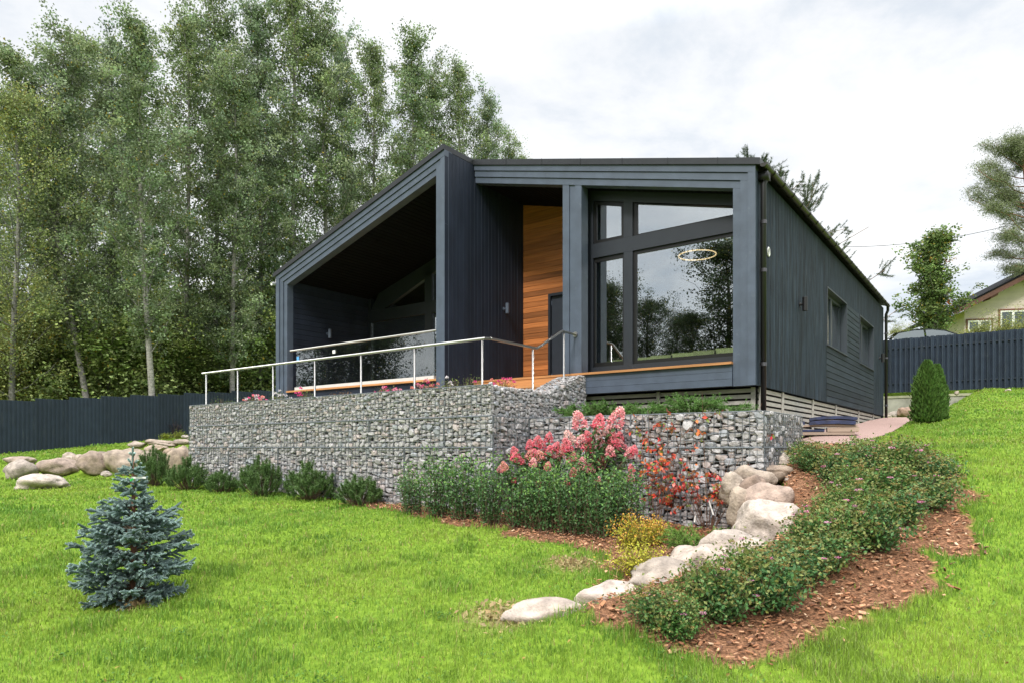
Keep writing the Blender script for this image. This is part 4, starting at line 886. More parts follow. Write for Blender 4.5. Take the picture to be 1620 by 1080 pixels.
def pine(name, label, x, y, z0, H, seed, nb, cr, cb, trunkc, r0, prof, tuft=70, per=9, tint=(.060, .088, .042), nl=.17, curve=0.3, upw=.25, w=.0075, clump=False):
    r = np.random.default_rng(seed); t = np.linspace(0, 1, 12); tp = np.stack([curve*np.sin(t*4+1)*t*2, curve*np.sin(t*3)*t, H*t], 1)
    root = thing(name, label, 'tree', (x, y, z0-.05)); tr = G(); tr.tube(tp, r0*(1-t)**.7+.02, 10, trunkc); P = []; D = []; Cc = []
    for i in range(nb):
        f = cb+(.985-cb)*(i+r.random())/nb; p0 = np.array([np.interp(f, t, tp[:, k]) for k in range(3)]); s = (f-cb)/(1-cb)
        az = i*2.39996+r.uniform(-.5, .5); L = cr*prof(s)*r.uniform(.7, 1.2); q = np.linspace(0, 1, 7)[:, None]
        d = np.array((math.cos(az), math.sin(az), r.uniform(-.05, .3)+s*.5)); B = p0 + d*L*q + zx*L*upw*q**2 + r.normal(size=(7, 3))*.05*L*q
        tr.tube(B, np.linspace(max(.02, .3*r0*(1-s*.6)), .01, 7), 5, trunkc, cap=False)
        for c in range(per):
            wq = r.uniform(.35, 1.02); b = np.array([np.interp(wq, q[:, 0], B[:, k]) for k in range(3)]); e = b + (d*.5 + r.normal(size=3)*.5 + zx*.35)*L*.16*r.uniform(.6, 1.4)*(1.4-wq*.5)
            tr.tube([b, e], .008, 3, trunkc, cap=False); ax = e-b+zx*.1; ax /= np.linalg.norm(ax)
            for e2 in (e, e + r.normal(size=3)*.12, e + r.normal(size=3)*.16+zx*.06, (e+b)/2):
                ss = r.uniform(-.28, .06, tuft)[:, None]; P.append(e2 + ax*ss); dd = ax*.8 + r.normal(size=(tuft, 3))*.55; dd /= np.linalg.norm(dd, axis=1)[:, None]; D.append(dd)
                Cc.append(np.array(tint)*r.uniform(.7, 1.35, (tuft, 1))*r.uniform(.8, 1.2))
    if clump:
        for q in range(len(P)): c_ = P[q].mean(0); P[q] = c_ + r.normal(size=(tuft, 3))*np.array((.20, .20, .11)); D[q] = D[q]*.6 + r.normal(size=(tuft, 3))*.5; D[q] /= np.linalg.norm(D[q], axis=1)[:, None]
    tr.obj('trunk', M['bark'], root, True); g = G(); P = np.concatenate(P); g.needles(P, np.concatenate(D), nl, w, r, np.concatenate(Cc)); g.obj('crown', M['needle'], root); return root
_x, _y, _ = at(1212, 600, 25.5); pine('pine_tree', 'young pine whose sparse branches show behind the right roof slope', _x, _y, gz(_x, _y), 10.6-gz(_x, _y), 4, 54, 3.9, .28, (.20, .13, .08), .12, lambda s: (1-s)**.75*1.0+.05, tuft=60, per=11, nl=.11, upw=.18, w=.006)
_x, _y, _ = at(1650, 600, 36); pine('pine_tree', 'old pine with a bent orange trunk at the right photo edge', _x, _y, gz(_x, _y), 16.5-gz(_x, _y), 6, 46, 2.7, .32, (.26, .12, .065), .20, oval, tuft=60, per=10, tint=(.17, .20, .105), nl=.13, w=.013, curve=.5, clump=True)

# trees and a fence across the lawn, beyond the left photo edge (mirrored in the window panes)
GM = 'trees mirrored in the window panes'
for i, (ux_, uy_, H, k, lb) in enumerate(((-23.6, -7.0, 11.8, 'broad', 'big broad tree mirrored at the right of the big pane'), (-20.5, -8.0, 11.0, 'broad', 'big tree mirrored at the right edge of the big pane'), (-26.0, -2.6, 7.4, 'broad', 'lower round tree mirrored at the left of the big pane'), (-27.5, -5.6, 6.6, 'broad', 'dark filler tree mirrored between the crowns'),
        (-26.5, .3, 8.6, 'broad', 'tree mirrored in the narrow pane'), (-27, 3.4, 7.5, 'broad', 'rear tree mirrored at the left of the narrow pane'), (-33, 15.5, 11, 'broad', 'tree mirrored at the left of the glass balustrade'), (-32, 12.6, 10.5, 'broad', 'tree mirrored in the middle of the glass balustrade'), (-31, 9.4, 6.0, 'broad', 'small tree mirrored at the right end of the glass balustrade'), (-24.0, -4.6, 6.0, 'broad', 'leafy tree mirrored between the tall one and the low round one'), (-29.0, -1.2, 7.6, 'broad', 'rear tree mirrored above the low round one'), (-29.5, 1.8, 9.0, 'broad', 'rear tree mirrored high in the narrow pane'), (-35, 14, 12, 'broad', 'rear tree mirrored above the glass balustrade'))):
    tm, cm = PROTO[k]; z0 = gz(ux_, uy_); h0 = max(v.co.z for v in cm.vertices); s = H/h0; sw = s*1.12
    o = thing('garden_tree', lb, 'tree', (ux_, uy_, z0-.1), i*1.3, GM, (sw, sw, s))
    for nm, me in (('trunk', tm), ('crown', cm)):
        c = bpy.data.objects.new(nm, me); C.objects.link(c); c.parent = o
fence_sheets('sheet_fence', 'pale green stepped sheet fence mirrored at the foot of the big window', -23.0, 5.3, 0.636, -0.771, 13, 1.15, 2.0, lambda s: 2.72 + 0.06*s, M['palegreen'])

# ------------------------------------------------------------------ neighbour house, car, wire
nx0, ny0, _ = at(1526, 560, 37); nroot = thing('cottage', 'cream clapboard cottage with brown eaves behind the picket fence', 'house', (nx0, ny0, 4.2), -0.18)
g = G(); zr2 = lambda x: 7.6-4.2 + 0.52*(x+.5)           # rake line above the gable wall, local x
wallp = [(0.0, 0), (9.0, 0), (9.0, 4.6), (5.4, zr2(5.4)-.25), (0.0, zr2(0)-.25)]
for i in range(60):
    z0 = i*0.13; z1 = z0+.128
    xa = 0 if z1 < zr2(0)-.25 else (z1+.25-3.4)/.52-.5
    if xa > 5.2: break
    g.box((max(0, xa), 0 if i % 2 else .006, z0), (9.0 if z1 < 4.6 else 9-(z1-4.6)/.5, .1, z1), (1+rng.uniform(-.04, .04),)*3)
g.box((0.05, .1, 0), (8.9, 7, 3.3)); g.obj('wall', M['yellowboard'], nroot)
g = G(); g.prism([(-0.9, zr2(-.9)-.30), (5.6, zr2(5.6)-.30), (5.6, zr2(5.6)-.02), (-0.9, zr2(-.9)-.02)], -0.95, -0.85)
g.prism([(-0.9, zr2(-.9)-.12), (5.6, zr2(5.6)-.12), (5.6, zr2(5.6)-.03), (-0.9, zr2(-.9)-.03)], -0.849, 7.5)
for x in (0.9, 3.3): g.prism([(x, zr2(x)-.42), (x+.35, zr2(x+.35)-.42), (x+.35, zr2(x+.35)-.13), (x, zr2(x)-.13)], -0.84, 0.0, (1.5, 1.3, 1.2))
g.obj('eaves', M['brownwood'], nroot)
g = G(); g.prism([(-1.0, zr2(-1)), (5.7, zr2(5.7)), (5.7, zr2(5.7)+.07), (-1.0, zr2(-1)+.07)], -1.0, 7.6); g.prism([(5.7, zr2(5.7)), (11.5, zr2(5.7)-3), (11.5, zr2(5.7)-2.93), (5.7, zr2(5.7)+.07)], -1.0, 7.6); g.obj('roof', M['soffit'], nroot)
def nwin(x0, x1, z0, z1, trim):
    g = G(); t = .09
    for a, b in (((x0-t, z0-t), (x1+t, z0)), ((x0-t, z1), (x1+t, z1+t)), ((x0-t, z0), (x0, z1)), ((x1, z0), (x1+t, z1))): g.box((a[0], -.05, a[1]), (b[0], .02, b[1]), trim)
    w_ = g.obj('window', M['plain'], nroot); g = G(); xm = (x0+x1)/2
    for a, b in (((x0, z0), (x1, z0+.08)), ((x0, z1-.08), (x1, z1)), ((x0, z0+.08), (x0+.08, z1-.08)), ((x1-.08, z0+.08), (x1, z1-.08)), ((xm-.06, z0+.08), (xm+.06, z1-.08))): g.box((a[0], -.045, a[1]), (b[0], .0, b[1]))
    g.obj('sash', M['white'], w_); g = G(); g.box((x0+.08, -.02, z0+.08), (x1-.08, -.01, z1-.08)); g.obj('pane', M['darkglass'], w_)
nwin(0.15, 1.30, 2.0, 2.72, (.12, .045, .028)); nwin(1.75, 3.0, 1.9, 3.2, (.16, .05, .03))
g = G(); g.box((3.35, -.03, 0), (3.5, .0, 4.9)); g.obj('corner_trim', M['white'], nroot)

cxr, cyr, _ = at(1462, 560, 29.0); zc = (HY-524)/F*29-1.46
car = thing('parked_car', 'silver car parked behind the picket fence, only its roof showing', 'car', (cxr, cyr, zc), -0.15)
prof = [(-2.2, .35), (2.2, .35), (2.22, .75), (1.9, .92), (1.15, 1.0), (-1.95, 1.02), (-2.22, .85)]
g = G(); g.prism(prof, -.88, .88); cab = [(-1.9, 1.0), (-1.45, 1.30), (-.7, 1.44), (.0, 1.46), (.55, 1.38), (1.4, 1.0)]
for v in (-.80, .80):
    pass
K = len(cab); V = [(x, -(.84 if z < 1.1 else .70), z) for x, z in cab]+[(x, (.84 if z < 1.1 else .70), z) for x, z in cab]
g.add(V, [(i, i+K, i+1+K, i+1) for i in range(K-1)]); ob_ = g.obj('body', M['carpaint'], car, True)
wn = [[(-1.62, 1.03), (-1.32, 1.27), (-.68, 1.385), (-.33, 1.39), (-.33, 1.03)], [(-.25, 1.03), (-.25, 1.392), (.02, 1.40), (.5, 1.33), (1.2, 1.03)]]
for s in (-1, 1):
    for poly in wn:
        g = G(); yy = lambda z: s*(.86-(z-1.0)*.36); g.add([(x, yy(z), z) for x, z in poly], [tuple(range(len(poly)))]); g.obj('side_window', M['darkglass'], car)
for x in (-1.35, 1.4):
    for s in (-.82, .82):
        g = G(); g.tube([(x, s-.1, .33), (x, s+.1, .33)], .33, 20, (1, 1, 1)); wh = g.obj('wheel', M['rubber'], car); g = G(); g.tube([(x, s-.105, .33), (x, s+.105, .33)], .2, 16); g.obj('rim', M['steel'], wh)
for s in (-.6, .6):
    g = G(); g.box((2.19, s-.2, .62), (2.24, s+.2, .76)); g.obj('headlight', M['white'], car)
g = G(); a = np.array(at(1335, 391, 33)); b = np.array(at(1700, 325, 33)); tt = np.linspace(0, 1, 16)
g.tube([a*(1-t)+b*t - zx*(.5*4*t*(1-t)) for t in tt], .014, 5); o = g.obj('power_line', M['black']); tag(o, 'thin black overhead wire running to the pine on the right', 'wire')

# stacked formwork panels beside the path
GS = 'stack of boards and blue panels beside the house'
sx0, sy0, _ = gpx(1303, 690); za = math.atan2(VX[1], VX[0])
def slab(label, cat, name, w, d, h, dx_, dy_, z, rot, m_, bow=0.0, edge=None):
    g = G(); n_ = 9
    for i in range(n_):
        pass
    xs = np.linspace(-w/2, w/2, n_); V = []
    for x in xs:
        b = bow*(1-(2*x/w)**2); V += [(x, -d/2, b), (x, d/2, b), (x, d/2, b+h), (x, -d/2, b+h)]
    Fc = [(0, 1, 2, 3)] + [(4*(n_-1)+3, 4*(n_-1)+2, 4*(n_-1)+1, 4*(n_-1))]
    for i in range(n_-1):
        for q in range(4): Fc.append((4*i+q, 4*i+4+q, 4*i+4+(q+1) % 4, 4*i+(q+1) % 4))
    g.add(V, Fc); zg = gz(sx0, sy0) + .03
    o = g.obj(name, m_, None, False, (sx0+dx_, sy0+dy_, zg+z)); o.rotation_euler = (0, 0, rot)
    tag(o, label, cat, GS)
    return o
rt = -A + .25
slab('pale wooden bottom beam under the blue panel stack', 'beam', 'timber_beam', 1.05, .5, .055, .0, .0, 0.0, rt, M['rawwood'])
slab('lowest blue panel, shorter and at the left of the stack', 'panel', 'formwork_panel', .55, .55, .04, -.24, .12, .065, rt, M['bluepaint'])
slab('short wooden block at the right under the long plank', 'block', 'timber_block', .55, .4, .085, .28, -.18, .058, rt, M['rawwood'])
slab('long grey plank lying across the middle of the stack', 'plank', 'timber_plank', 1.15, .5, .035, .0, .0, .145, rt, M['rawwood'], .02)
slab('thick dark blue panel with a wooden edge on top of the plank', 'panel', 'formwork_panel', .80, .6, .07, .13, -.05, .19, rt, M['bluepaint'], .02)
slab('topmost bowed blue panel of the stack, tilted to the right', 'panel', 'formwork_panel', .82, .6, .055, .15, -.05, .275, rt, M['bluepaint'], .03)
slab('small blue panel on the left end of the plank', 'panel', 'formwork_panel', .28, .55, .08, -.42, .25, .19, rt, M['bluepaint'])
# ------------------------------------------------------------------ garden plants
def sub(root, name, me):
    c = bpy.data.objects.new(name, me); C.objects.link(c); c.parent = root; return c
def rc(r, n, base, v=.25, hue=.1): return np.asarray(base)*r.uniform(1-v, 1+v, (n, 1))*np.column_stack([r.uniform(1-hue, 1+hue, n), np.ones(n), r.uniform(1-hue, 1+hue, n)])
def shrub_meshes(seed, Wd, H, nst, per, leaf, col, aspect=.6, arch=.5, lowleaf=.25, stemc=(1, 1, 1), v=.3, tipcol=None, tipf=0.0, sr=.004, dense=.05, upright=False):
    """stems fanning from the base into a dome, leaves along them"""
    r = np.random.default_rng(seed); st, lv = G(), G(); P = []; Cc = []; tips = []
    for i in range(nst):
        az = i*2.39996 + r.uniform(-.3, .3); q = math.sqrt((i+.5)/nst); R_ = Wd/2*q*r.uniform(.8, 1.15)
        h = H*(math.sqrt(max(.05, 1-(.9*q)**2))*r.uniform(.75, 1.12) if not upright else r.uniform(.65, 1.08)*(1-.25*q))
        e = np.array((R_*math.cos(az), R_*math.sin(az), h)); b = np.array((e[0], e[1], 0))*(.18 if not upright else .6)
        t = np.linspace(0, 1, 6)[:, None]; c = b + (e-b)*t; c[:, 2] = h*(1-(1-t[:, 0])**(1+arch)); c += r.normal(size=(6, 3))*.02*H
        st.tube(c, np.linspace(sr, sr*.35, 6), 4, stemc, cap=False); tips.append(c[-1])
        n = int(per*r.uniform(.6, 1.4)); w = r.uniform(lowleaf, 1.04, n); p = np.column_stack([np.interp(w, t[:, 0], c[:, k]) for k in range(3)]) + r.normal(size=(n, 3))*dense*(.5+w[:, None]); p[:, 2] = np.maximum(p[:, 2], .012)
        cc = rc(r, n, col, v)*r.uniform(.85, 1.15)
        if tipcol is not None: m_ = (w > 1-tipf) | (r.random(n) < tipf*.25); cc[m_] = rc(r, int(m_.sum()), tipcol, .3)
        P.append(p); Cc.append(cc)
    P = np.concatenate(P); lv.leaves(P, r.uniform(.65, 1.25, len(P))*leaf, r, np.concatenate(Cc), aspect, .35)
    return st.mesh('stem', M['stem']), lv.mesh('foliage', M['shrubleaf']), np.array(tips)
def blossom_mesh(seed, R_, H, n, size, cols, cone=False, m_='petal'):
    r = np.random.default_rng(seed); g = G(); z = r.uniform(0, 1, n); a = r.uniform(0, 6.283, n)
    rr = R_*(np.sqrt(np.clip(1-z**1.3, 0, 1))*(.55+.45*np.minimum(1, z*5+.3)) if cone else np.sqrt(np.clip(1-(2*z-1)**2, 0, 1)))*r.uniform(.75, 1.05, n)
    P = np.column_stack([rr*np.cos(a), rr*np.sin(a), z*H]); k = r.integers(0, len(cols), n); c = np.array(cols)[k]*r.uniform(.8, 1.15, (n, 1))
    if cone: c = c*(1-z[:, None]*.35) + np.array((.80, .62, .58))*z[:, None]*.35
    g.leaves(P, size, r, c, .9, .2); return g.mesh('blossom', M[m_])
def place(name, label, cat, kind, pos, group, sc=1.0, parts=None, rz=None):
    o = thing(name, label, cat, (pos[0], pos[1], pos[2]-.01), rng.uniform(0, 6.28) if rz is None else rz, group, sc)
    for nm, me in kind: sub(o, nm, me)
    return o
# --- low spiraeas of the raised bed
SP = []; BL = [blossom_mesh(200+i, .026, .022, 46, .012, c) for i, c in enumerate(([(.70, .22, .42), (.75, .35, .52)], [(.72, .45, .55), (.62, .28, .42)], [(.34, .20, .07), (.28, .24, .08)]))]
for s, ti in enumerate(((1, 1, 1), (.80, .90, 1.0), (1.15, 1.08, .85), (.72, .80, .80), (1.22, 1.15, 1.0), (.9, 1.0, .8))):
    st, lf, tp = shrub_meshes(300+s, .80, .50, 56, 42, .044, np.array((.082, .172, .052))*ti, .62, .5, .18, tipcol=(.15, .17, .05), tipf=.14, dense=.042); SP.append((st, lf, tp))
SPOTS = [(1040, 994, .8, 'spiraea at the very tip of the bed, pink flowers over the sunken boulder'), (1075, 1012, .6, 'small spiraea in front of the bed tip with leaves over the bark chips'), (1112, 976, .8, 'spiraea just right of the bed tip shrub, three pink heads on top'), (1140, 985, .85, 'dark spiraea nearest the camera at the lower mulch edge'),
 (1175, 945, .9, 'spiraea below the smooth whitish boulder'), (1215, 968, .95, 'spiraea at the front edge with open bark chips before it'), (1255, 925, .95, 'spiraea right of the whitish boulder, filling the bed middle'), (1300, 905, .95, 'spiraea with its skirt ending in bark chips at the lower right'), (1285, 880, .85, 'spiraea beside the big grey boulder'),
 (1325, 875, 1.0, 'brownish-topped spiraea in the centre of the bed'), (1385, 872, .95, 'spiraea with dark foot at the right mulch edge'), (1325, 835, .9, 'spiraea behind the big grey boulder'), (1365, 832, 1.0, 'spiraea with a bright pink head in the bed centre'), (1425, 830, .95, 'spiraea by the lawn at the widest part of the bed'),
 (1470, 805, .95, 'spiraea with rusty seed heads next to the right lawn'), (1400, 795, 1.05, 'rusty-topped spiraea in the upper middle of the bed'), (1345, 797, .9, 'spiraea level with the pinkish slanted boulder'), (1325, 768, .85, 'spiraea above the small stone in the chips'), (1360, 760, 1.0, 'spiraea with pale pink heads in the upper bed'), (1420, 760, 1.0, 'spiraea with several pink heads close to the upper lawn edge'),
 (1480, 770, .9, 'spiraea at the right rim of the bed'), (1285, 747, .85, 'spiraea beside the gabion return wall'), (1325, 750, .85, 'spiraea at the foot of the red path'), (1375, 752, .85, 'spiraea between red path and lawn'), (1447, 752, .85, 'spiraea at the upper right corner of the bed'), (1268, 730, .6, 'small spiraea tucked against the gabion end'), (1350, 737, .75, 'loose spiraea topping the bed by the red path'), (1400, 737, .75, 'spiraea with rose heads where the path meets the lawn')]
for i, (px, py, sc, lb) in enumerate(SPOTS):
    p = gpx(px, py, 4.0, 13); st, lf, tp = SP[(i*5+i//6) % 6]; r = np.random.default_rng(900+i)
    o = place('spiraea_shrub', lb, 'shrub', (('stem', st), ('foliage', lf)), p, 'low spiraea shrubs of the raised bed', (sc*r.uniform(.92, 1.08), sc, sc*r.uniform(.85, 1.1)))
    for k in r.choice(len(tp), 15, replace=False):
        b = sub(o, 'blossom', BL[2] if r.random() < .80 else BL[r.integers(2)]); b.location = tp[k] + np.array((0, 0, .012)); b.scale = (r.uniform(.8, 1.6),)*3; b.scale[2] *= .7
# --- dark upright hedge shrubs along the gabion
HG = [shrub_meshes(340+s, .66, 1.08, 26, 100, .044, (.074, .150, .052), .60, .3, .08, tipcol=(.14, .26, .06), tipf=.06, dense=.050, upright=True, sr=.006)[:2] for s in range(3)]
for i, (px, py, sc, lb) in enumerate(((652, 812, .72, 'low dark shrub at the left end of the hedge row'), (692, 817, .92, 'dark small-leaved shrub second from the left hedge end'), (735, 822, .95, 'dense dark shrub below the gabion corner'), (778, 829, .88, 'dark shrub left of the hydrangeas'), (820, 834, .86, 'dark shrub before the red-pink hydrangea heads'), (862, 839, .90, 'dark shrub in the middle of the hydrangea front'),
                                   (905, 845, .93, 'dark shrub under the tall hydrangea'), (948, 850, .92, 'dark shrub right under the pale hydrangea heads'), (988, 846, .88, 'last dark shrub of the hedge, before the red bush'))):
    sc = sc*1.06; p = gpx(px, py, 4, 16); place('hedge_shrub', lb, 'shrub', (('stem', HG[i % 3][0]), ('foliage', HG[i % 3][1])), p, 'dark hedge shrubs before the gabion', (sc, sc, sc))
# --- hydrangeas
HB = [blossom_mesh(220+i, .085, .19, 330, .024, c, True) for i, c in enumerate(([(.74, .075, .14), (.78, .16, .22)], [(.80, .28, .33), (.78, .17, .24), (.80, .46, .43)], [(.78, .19, .22), (.62, .26, .13), (.80, .38, .36)], [(.80, .60, .54), (.76, .42, .42)]))]
def hydrangea(label, u, v, H, seed, blooms):
    x, y = W(u, v); z0 = gz(x, y); r = np.random.default_rng(seed); o = thing('hydrangea', label, 'shrub', (x, y, z0), 0, 'hydrangeas with pink flower heads')
    st, lv = G(), G(); P = []
    for (px, py, sc, kd) in blooms:
        D = y + (r.uniform(-.28, .22) if sc > .62 else r.uniform(-1.15, -.75)); e = np.array(at(px, py, D)) - np.array((x, y, z0)); b = np.array((e[0]*.15, e[1]*.15, 0)); t = np.linspace(0, 1, 6)[:, None]; c = b+(e-b)*t; c[:, :2] = b[:2] + (e-b)[:2]*t**1.5
        st.tube(c, np.linspace(.008, .004, 6), 5, (.9, .6, .5), cap=False)
        n = 50; w = r.uniform(.25, .97, n); p = np.column_stack([np.interp(w, t[:, 0], c[:, k]) for k in range(3)]) + r.normal(size=(n, 3))*.045; P.append(p)
        q = sub(o, 'flower_head', HB[kd]); q.location = e - np.array((0, 0, .07*sc)); q.scale = (sc*1.15,)*3; q.rotation_euler = (r.uniform(-.45, .45), r.uniform(-.45, .45), r.uniform(0, 6)) if sc < 1.2 else (r.uniform(-.1, .1), (px-945)*.012, 0)
    P = np.concatenate(P); lv.leaves(P, r.uniform(.07, .13, len(P)), r, rc(r, len(P), (.075, .138, .052), .35), .55, .6)
    st.obj('stem', M['stem'], o); lv.obj('foliage', M['shrubleaf'], o)
hydrangea('hydrangea with crowded red-pink heads, left of the tall one', 3.55, -1.55, 1.2, 41, [(815, 716, .8, 0), (812, 724, .7, 0), (838, 706, .75, 0), (848, 700, .8, 0), (858, 706, .75, 0), (868, 694, .75, 0), (876, 707, .7, 0), (848, 718, .7, 0), (836, 722, .75, 2), (826, 730, .7, 0), (857, 722, .75, 2), (868, 716, .8, 0), (886, 716, .8, 2), (893, 708, .75, 0), (880, 726, .8, 1), (800, 738, .6, 2), (790, 742, .5, 1), (843, 733, .6, 1), (866, 738, .6, 2), (850, 765, .5, 0), (838, 780, .5, 0), (870, 790, .45, 1), (812, 760, .4, 0), (848, 806, .45, 0)])
hydrangea('tall hydrangea with pale pink cone heads standing above the others', 4.25, -1.5, 1.7, 42, [(920, 668, 1.25, 1), (945, 668, 1.05, 0), (972, 664, 1.35, 1), (952, 684, 1.15, 3), (966, 684, .9, 1), (934, 690, .7, 0), (904, 694, .95, 3), (916, 700, .95, 1), (898, 706, .9, 0), (928, 707, .95, 0), (940, 712, 1.0, 3), (957, 706, 1.0, 1), (972, 700, .95, 0), (985, 706, .95, 1), (980, 694, .8, 0), (912, 722, 1.0, 3), (902, 728, .9, 2), (920, 734, .85, 1), (950, 734, .85, 2), (966, 716, .8, 1), (995, 716, .8, 1), (1002, 712, .6, 0), (936, 742, .7, 1), (908, 748, .6, 2), (898, 764, .5, 0), (998, 756, .6, 1), (945, 760, .45, 1), (1000, 742, .5, 0)])
# --- red-leaved shrubs
def redshrub(label, px, py, Hpx, Wpx, seed, nst, per, tags):
    p = gpx(px, py, 4, 14); k = p[1]/F; r = np.random.default_rng(seed); H = Hpx*k; Wd = Wpx*k; o = thing('red_leaved_shrub', label, 'shrub', (p[0], p[1], p[2]-.02), 0, 'red-leaved shrubs'); st, lv = G(), G(); P = []; Cc = []; A_ = []
    pal = np.array([(.62, .075, .05), (.55, .06, .07), (.60, .17, .05), (.26, .11, .045), (.16, .20, .05), (.72, .22, .18), (.17, .075, .05)])
    for i in range(nst):
        az = i*2.4+r.uniform(-.4, .4); R_ = Wd/2*r.uniform(.3, 1.1); h = H*r.uniform(.6, 1.08); e = np.array((R_*math.cos(az), R_*math.sin(az)*.5, h)); t = np.linspace(0, 1, 7)[:, None]; c = e*t; c[:, :2] = e[:2]*(.10+.90*t**1.1); c += r.normal(size=(7, 3))*.012*t
        st.tube(c, np.linspace(.006, .002, 7), 5, (1.1, .8, .7), cap=False)
        for j in range(4):
            w = r.uniform(.3, .9); b = np.array([np.interp(w, t[:, 0], c[:, q]) for q in range(3)]); d = r.normal(size=3)*.7 + zx*.35 + e*.3/np.linalg.norm(e); f = b + d*H*.16*r.uniform(.5, 1.2); st.tube([b, f], [.003, .0015], 4, (1.1, .8, .7), cap=False)
            n = per+3; ww = r.uniform(.1, 1.05, n)[:, None]; P.append(b+(f-b)*ww + r.normal(size=(n, 3))*.012); hz = b[2]/H
            ix = r.choice(7, n, p=np.array([.20, .16, .14, .16, .16, .1, .08]) if hz < .75 else np.array([.10, .06, .16, .2, .30, .04, .14])); Cc.append(pal[ix]*r.uniform(.85, 1.4, (n, 1))); A_.append(np.tile(d/np.linalg.norm(d)*.3-zx*.5, (n, 1)))
    P = np.concatenate(P); A_ = np.concatenate(A_) + r.normal(size=P.shape)*.6; lv.leaves(P, r.uniform(.045, .085, len(P)), r, np.concatenate(Cc), .62, .2, axis=A_)
    st.obj('stem', M['stem'], o); lv.obj('foliage', M['leaf'], o)
    for (tx, ty, w, h, a) in tags:
        q = np.array(at(tx, ty, p[1]-.06)) - np.array(p); g = G(); n_ = 5; zsq = np.linspace(0, h, n_)
        V = []
        for zq in zsq: V += [(q[0]+math.sin(a)*zq-w/2, q[1]+.01*math.sin(zq*20), q[2]-math.cos(a)*zq), (q[0]+math.sin(a)*zq+w/2, q[1]+.01*math.sin(zq*20), q[2]-math.cos(a)*zq)]
        g.add(V, [(2*j, 2*j+1, 2*j+3, 2*j+2) for j in range(n_-1)]); g.obj('plant_tag', M['tagwhite'], o)
redshrub('airy shrub with scarlet leaves and long white tags before the boulders', 1120, 838, 205, 200, 51, 14, 10, [(1122, 790, .022, .20, .3), (1112, 796, .02, .05, -.8), (1100, 812, .02, .10, -.1)])
redshrub('smaller red-green shrub between the hedge and the tagged red one', 1036, 832, 185, 125, 52, 9, 7, [(1034, 822, .02, .10, 1.1)])
redshrub('low tangle of crimson twigs at the foot of the tagged red shrub', 1072, 826, 70, 90, 53, 10, 8, [])
redshrub('reddish young shrub at the right in front of the pale boulders', 1150, 812, 90, 70, 54, 7, 7, [])
g = G(); r = np.random.default_rng(8); n = 420; a = np.array(gpx(1090, 848)[:2]); P = a + r.normal(size=(n, 2))*np.array((.62, .38)); ok = inpoly(P[:, 0], P[:, 1], LOW); P = P[ok]; P = np.column_stack([P, ground(P[:, 0], P[:, 1])+.012])
g.leaves(P, .05, r, np.array([(.50, .05, .05), (.42, .04, .07), (.38, .13, .05), (.20, .06, .04)])[r.integers(0, 4, len(P))], .65, 3.0); tag(g.obj('fallen_leaves', M['leaf']), kind='stuff')
# --- yellow spiraeas and the green low juniper at the lower bed
for i, (px, py, w, h, lb) in enumerate(((1000, 868, .66, .42, 'golden shrub with orange tips beside the hedge end'), (1035, 862, .5, .34, 'orange-tinted golden shrub behind the first golden one'), (1012, 912, .78, .36, 'yellow-green golden shrub nearest the lawn'))):
    st, lf, _t = shrub_meshes(360+i, w, h, 46, 46, .030, (.34, .33, .035), .6, .4, .12, tipcol=(.48, .26, .05) if i != 2 else (.40, .36, .05), tipf=.14 if i != 2 else .05, dense=.03)
    place('golden_shrub', lb, 'shrub', (('stem', st), ('foliage', lf)), gpx(px, py, 4, 14), 'golden shrubs of the lower bed')
def feather_meshes(seed, Wd, H, nb, col, nl=.03, per=5, droop=.2, w=.0035):
    """juniper: arching branches with feathery side sprays"""
    r = np.random.default_rng(seed); st, lv = G(), G(); P = []; D = []; Cc = []
    for i in range(nb):
        az = i*2.39996+r.uniform(-.3, .3); L = Wd/2*r.uniform(.6, 1.1); h = H*r.uniform(.35, 1.05); t = np.linspace(0, 1, 7); c = np.column_stack([L*t*math.cos(az), L*t*math.sin(az), h*np.sin(t*(1.57+droop))]); st.tube(c, np.linspace(.006, .002, 7), 4, cap=False)
        for j in range(per*4):
            q = r.uniform(.15, 1.0); b = np.array([np.interp(q, t, c[:, k]) for k in range(3)]); d = np.array((math.cos(az), math.sin(az), .35)) + r.normal(size=3)*.55; d /= np.linalg.norm(d); ln = .10*r.uniform(.6, 1.3)*(Wd/.8)**.5
            n = 26; s_ = r.uniform(0, 1, n)[:, None]; P.append(b+d*ln*s_); dd = d*.9 + r.normal(size=(n, 3))*.55; dd /= np.linalg.norm(dd, axis=1)[:, None]; D.append(dd); Cc.append(rc(r, n, col, .3)*r.uniform(.8, 1.2))
    lv.needles(np.concatenate(P), np.concatenate(D), nl, w, r, np.concatenate(Cc)); return st.mesh('stem', M['stem']), lv.mesh('foliage', M['needle'])
ja = feather_meshes(371, .75, .30, 34, (.13, .23, .045)); place('juniper', 'fresh green feathery juniper between golden shrubs and whitish boulder', 'shrub', (('stem', ja[0]), ('foliage', ja[1])), gpx(1100, 880, 4, 14), 'low junipers')
jb = [feather_meshes(372+i, 1.0, .30, 26, (.095, .19, .045), .035, 5, .35, .004) for i in range(2)]
for i, (u, v, sc, lb) in enumerate(((3.35, -.2, .9, 'juniper nearest the ramped gabion end, above the middle tier'), (3.95, -.1, 1.0, 'juniper second from the left in the planter under the window'), (4.65, -.15, .85, 'low juniper in the middle of the planter under the window'), (5.35, -.15, 1.15, 'largest juniper fanning out below the big window'), (5.95, -.1, .7, 'small juniper at the right end of the planter'))):
    x, y = W(u, v); place('juniper', lb, 'shrub', (('stem', jb[i % 2][0]), ('foliage', jb[i % 2][1])), (x, y, .44), 'low junipers', sc)
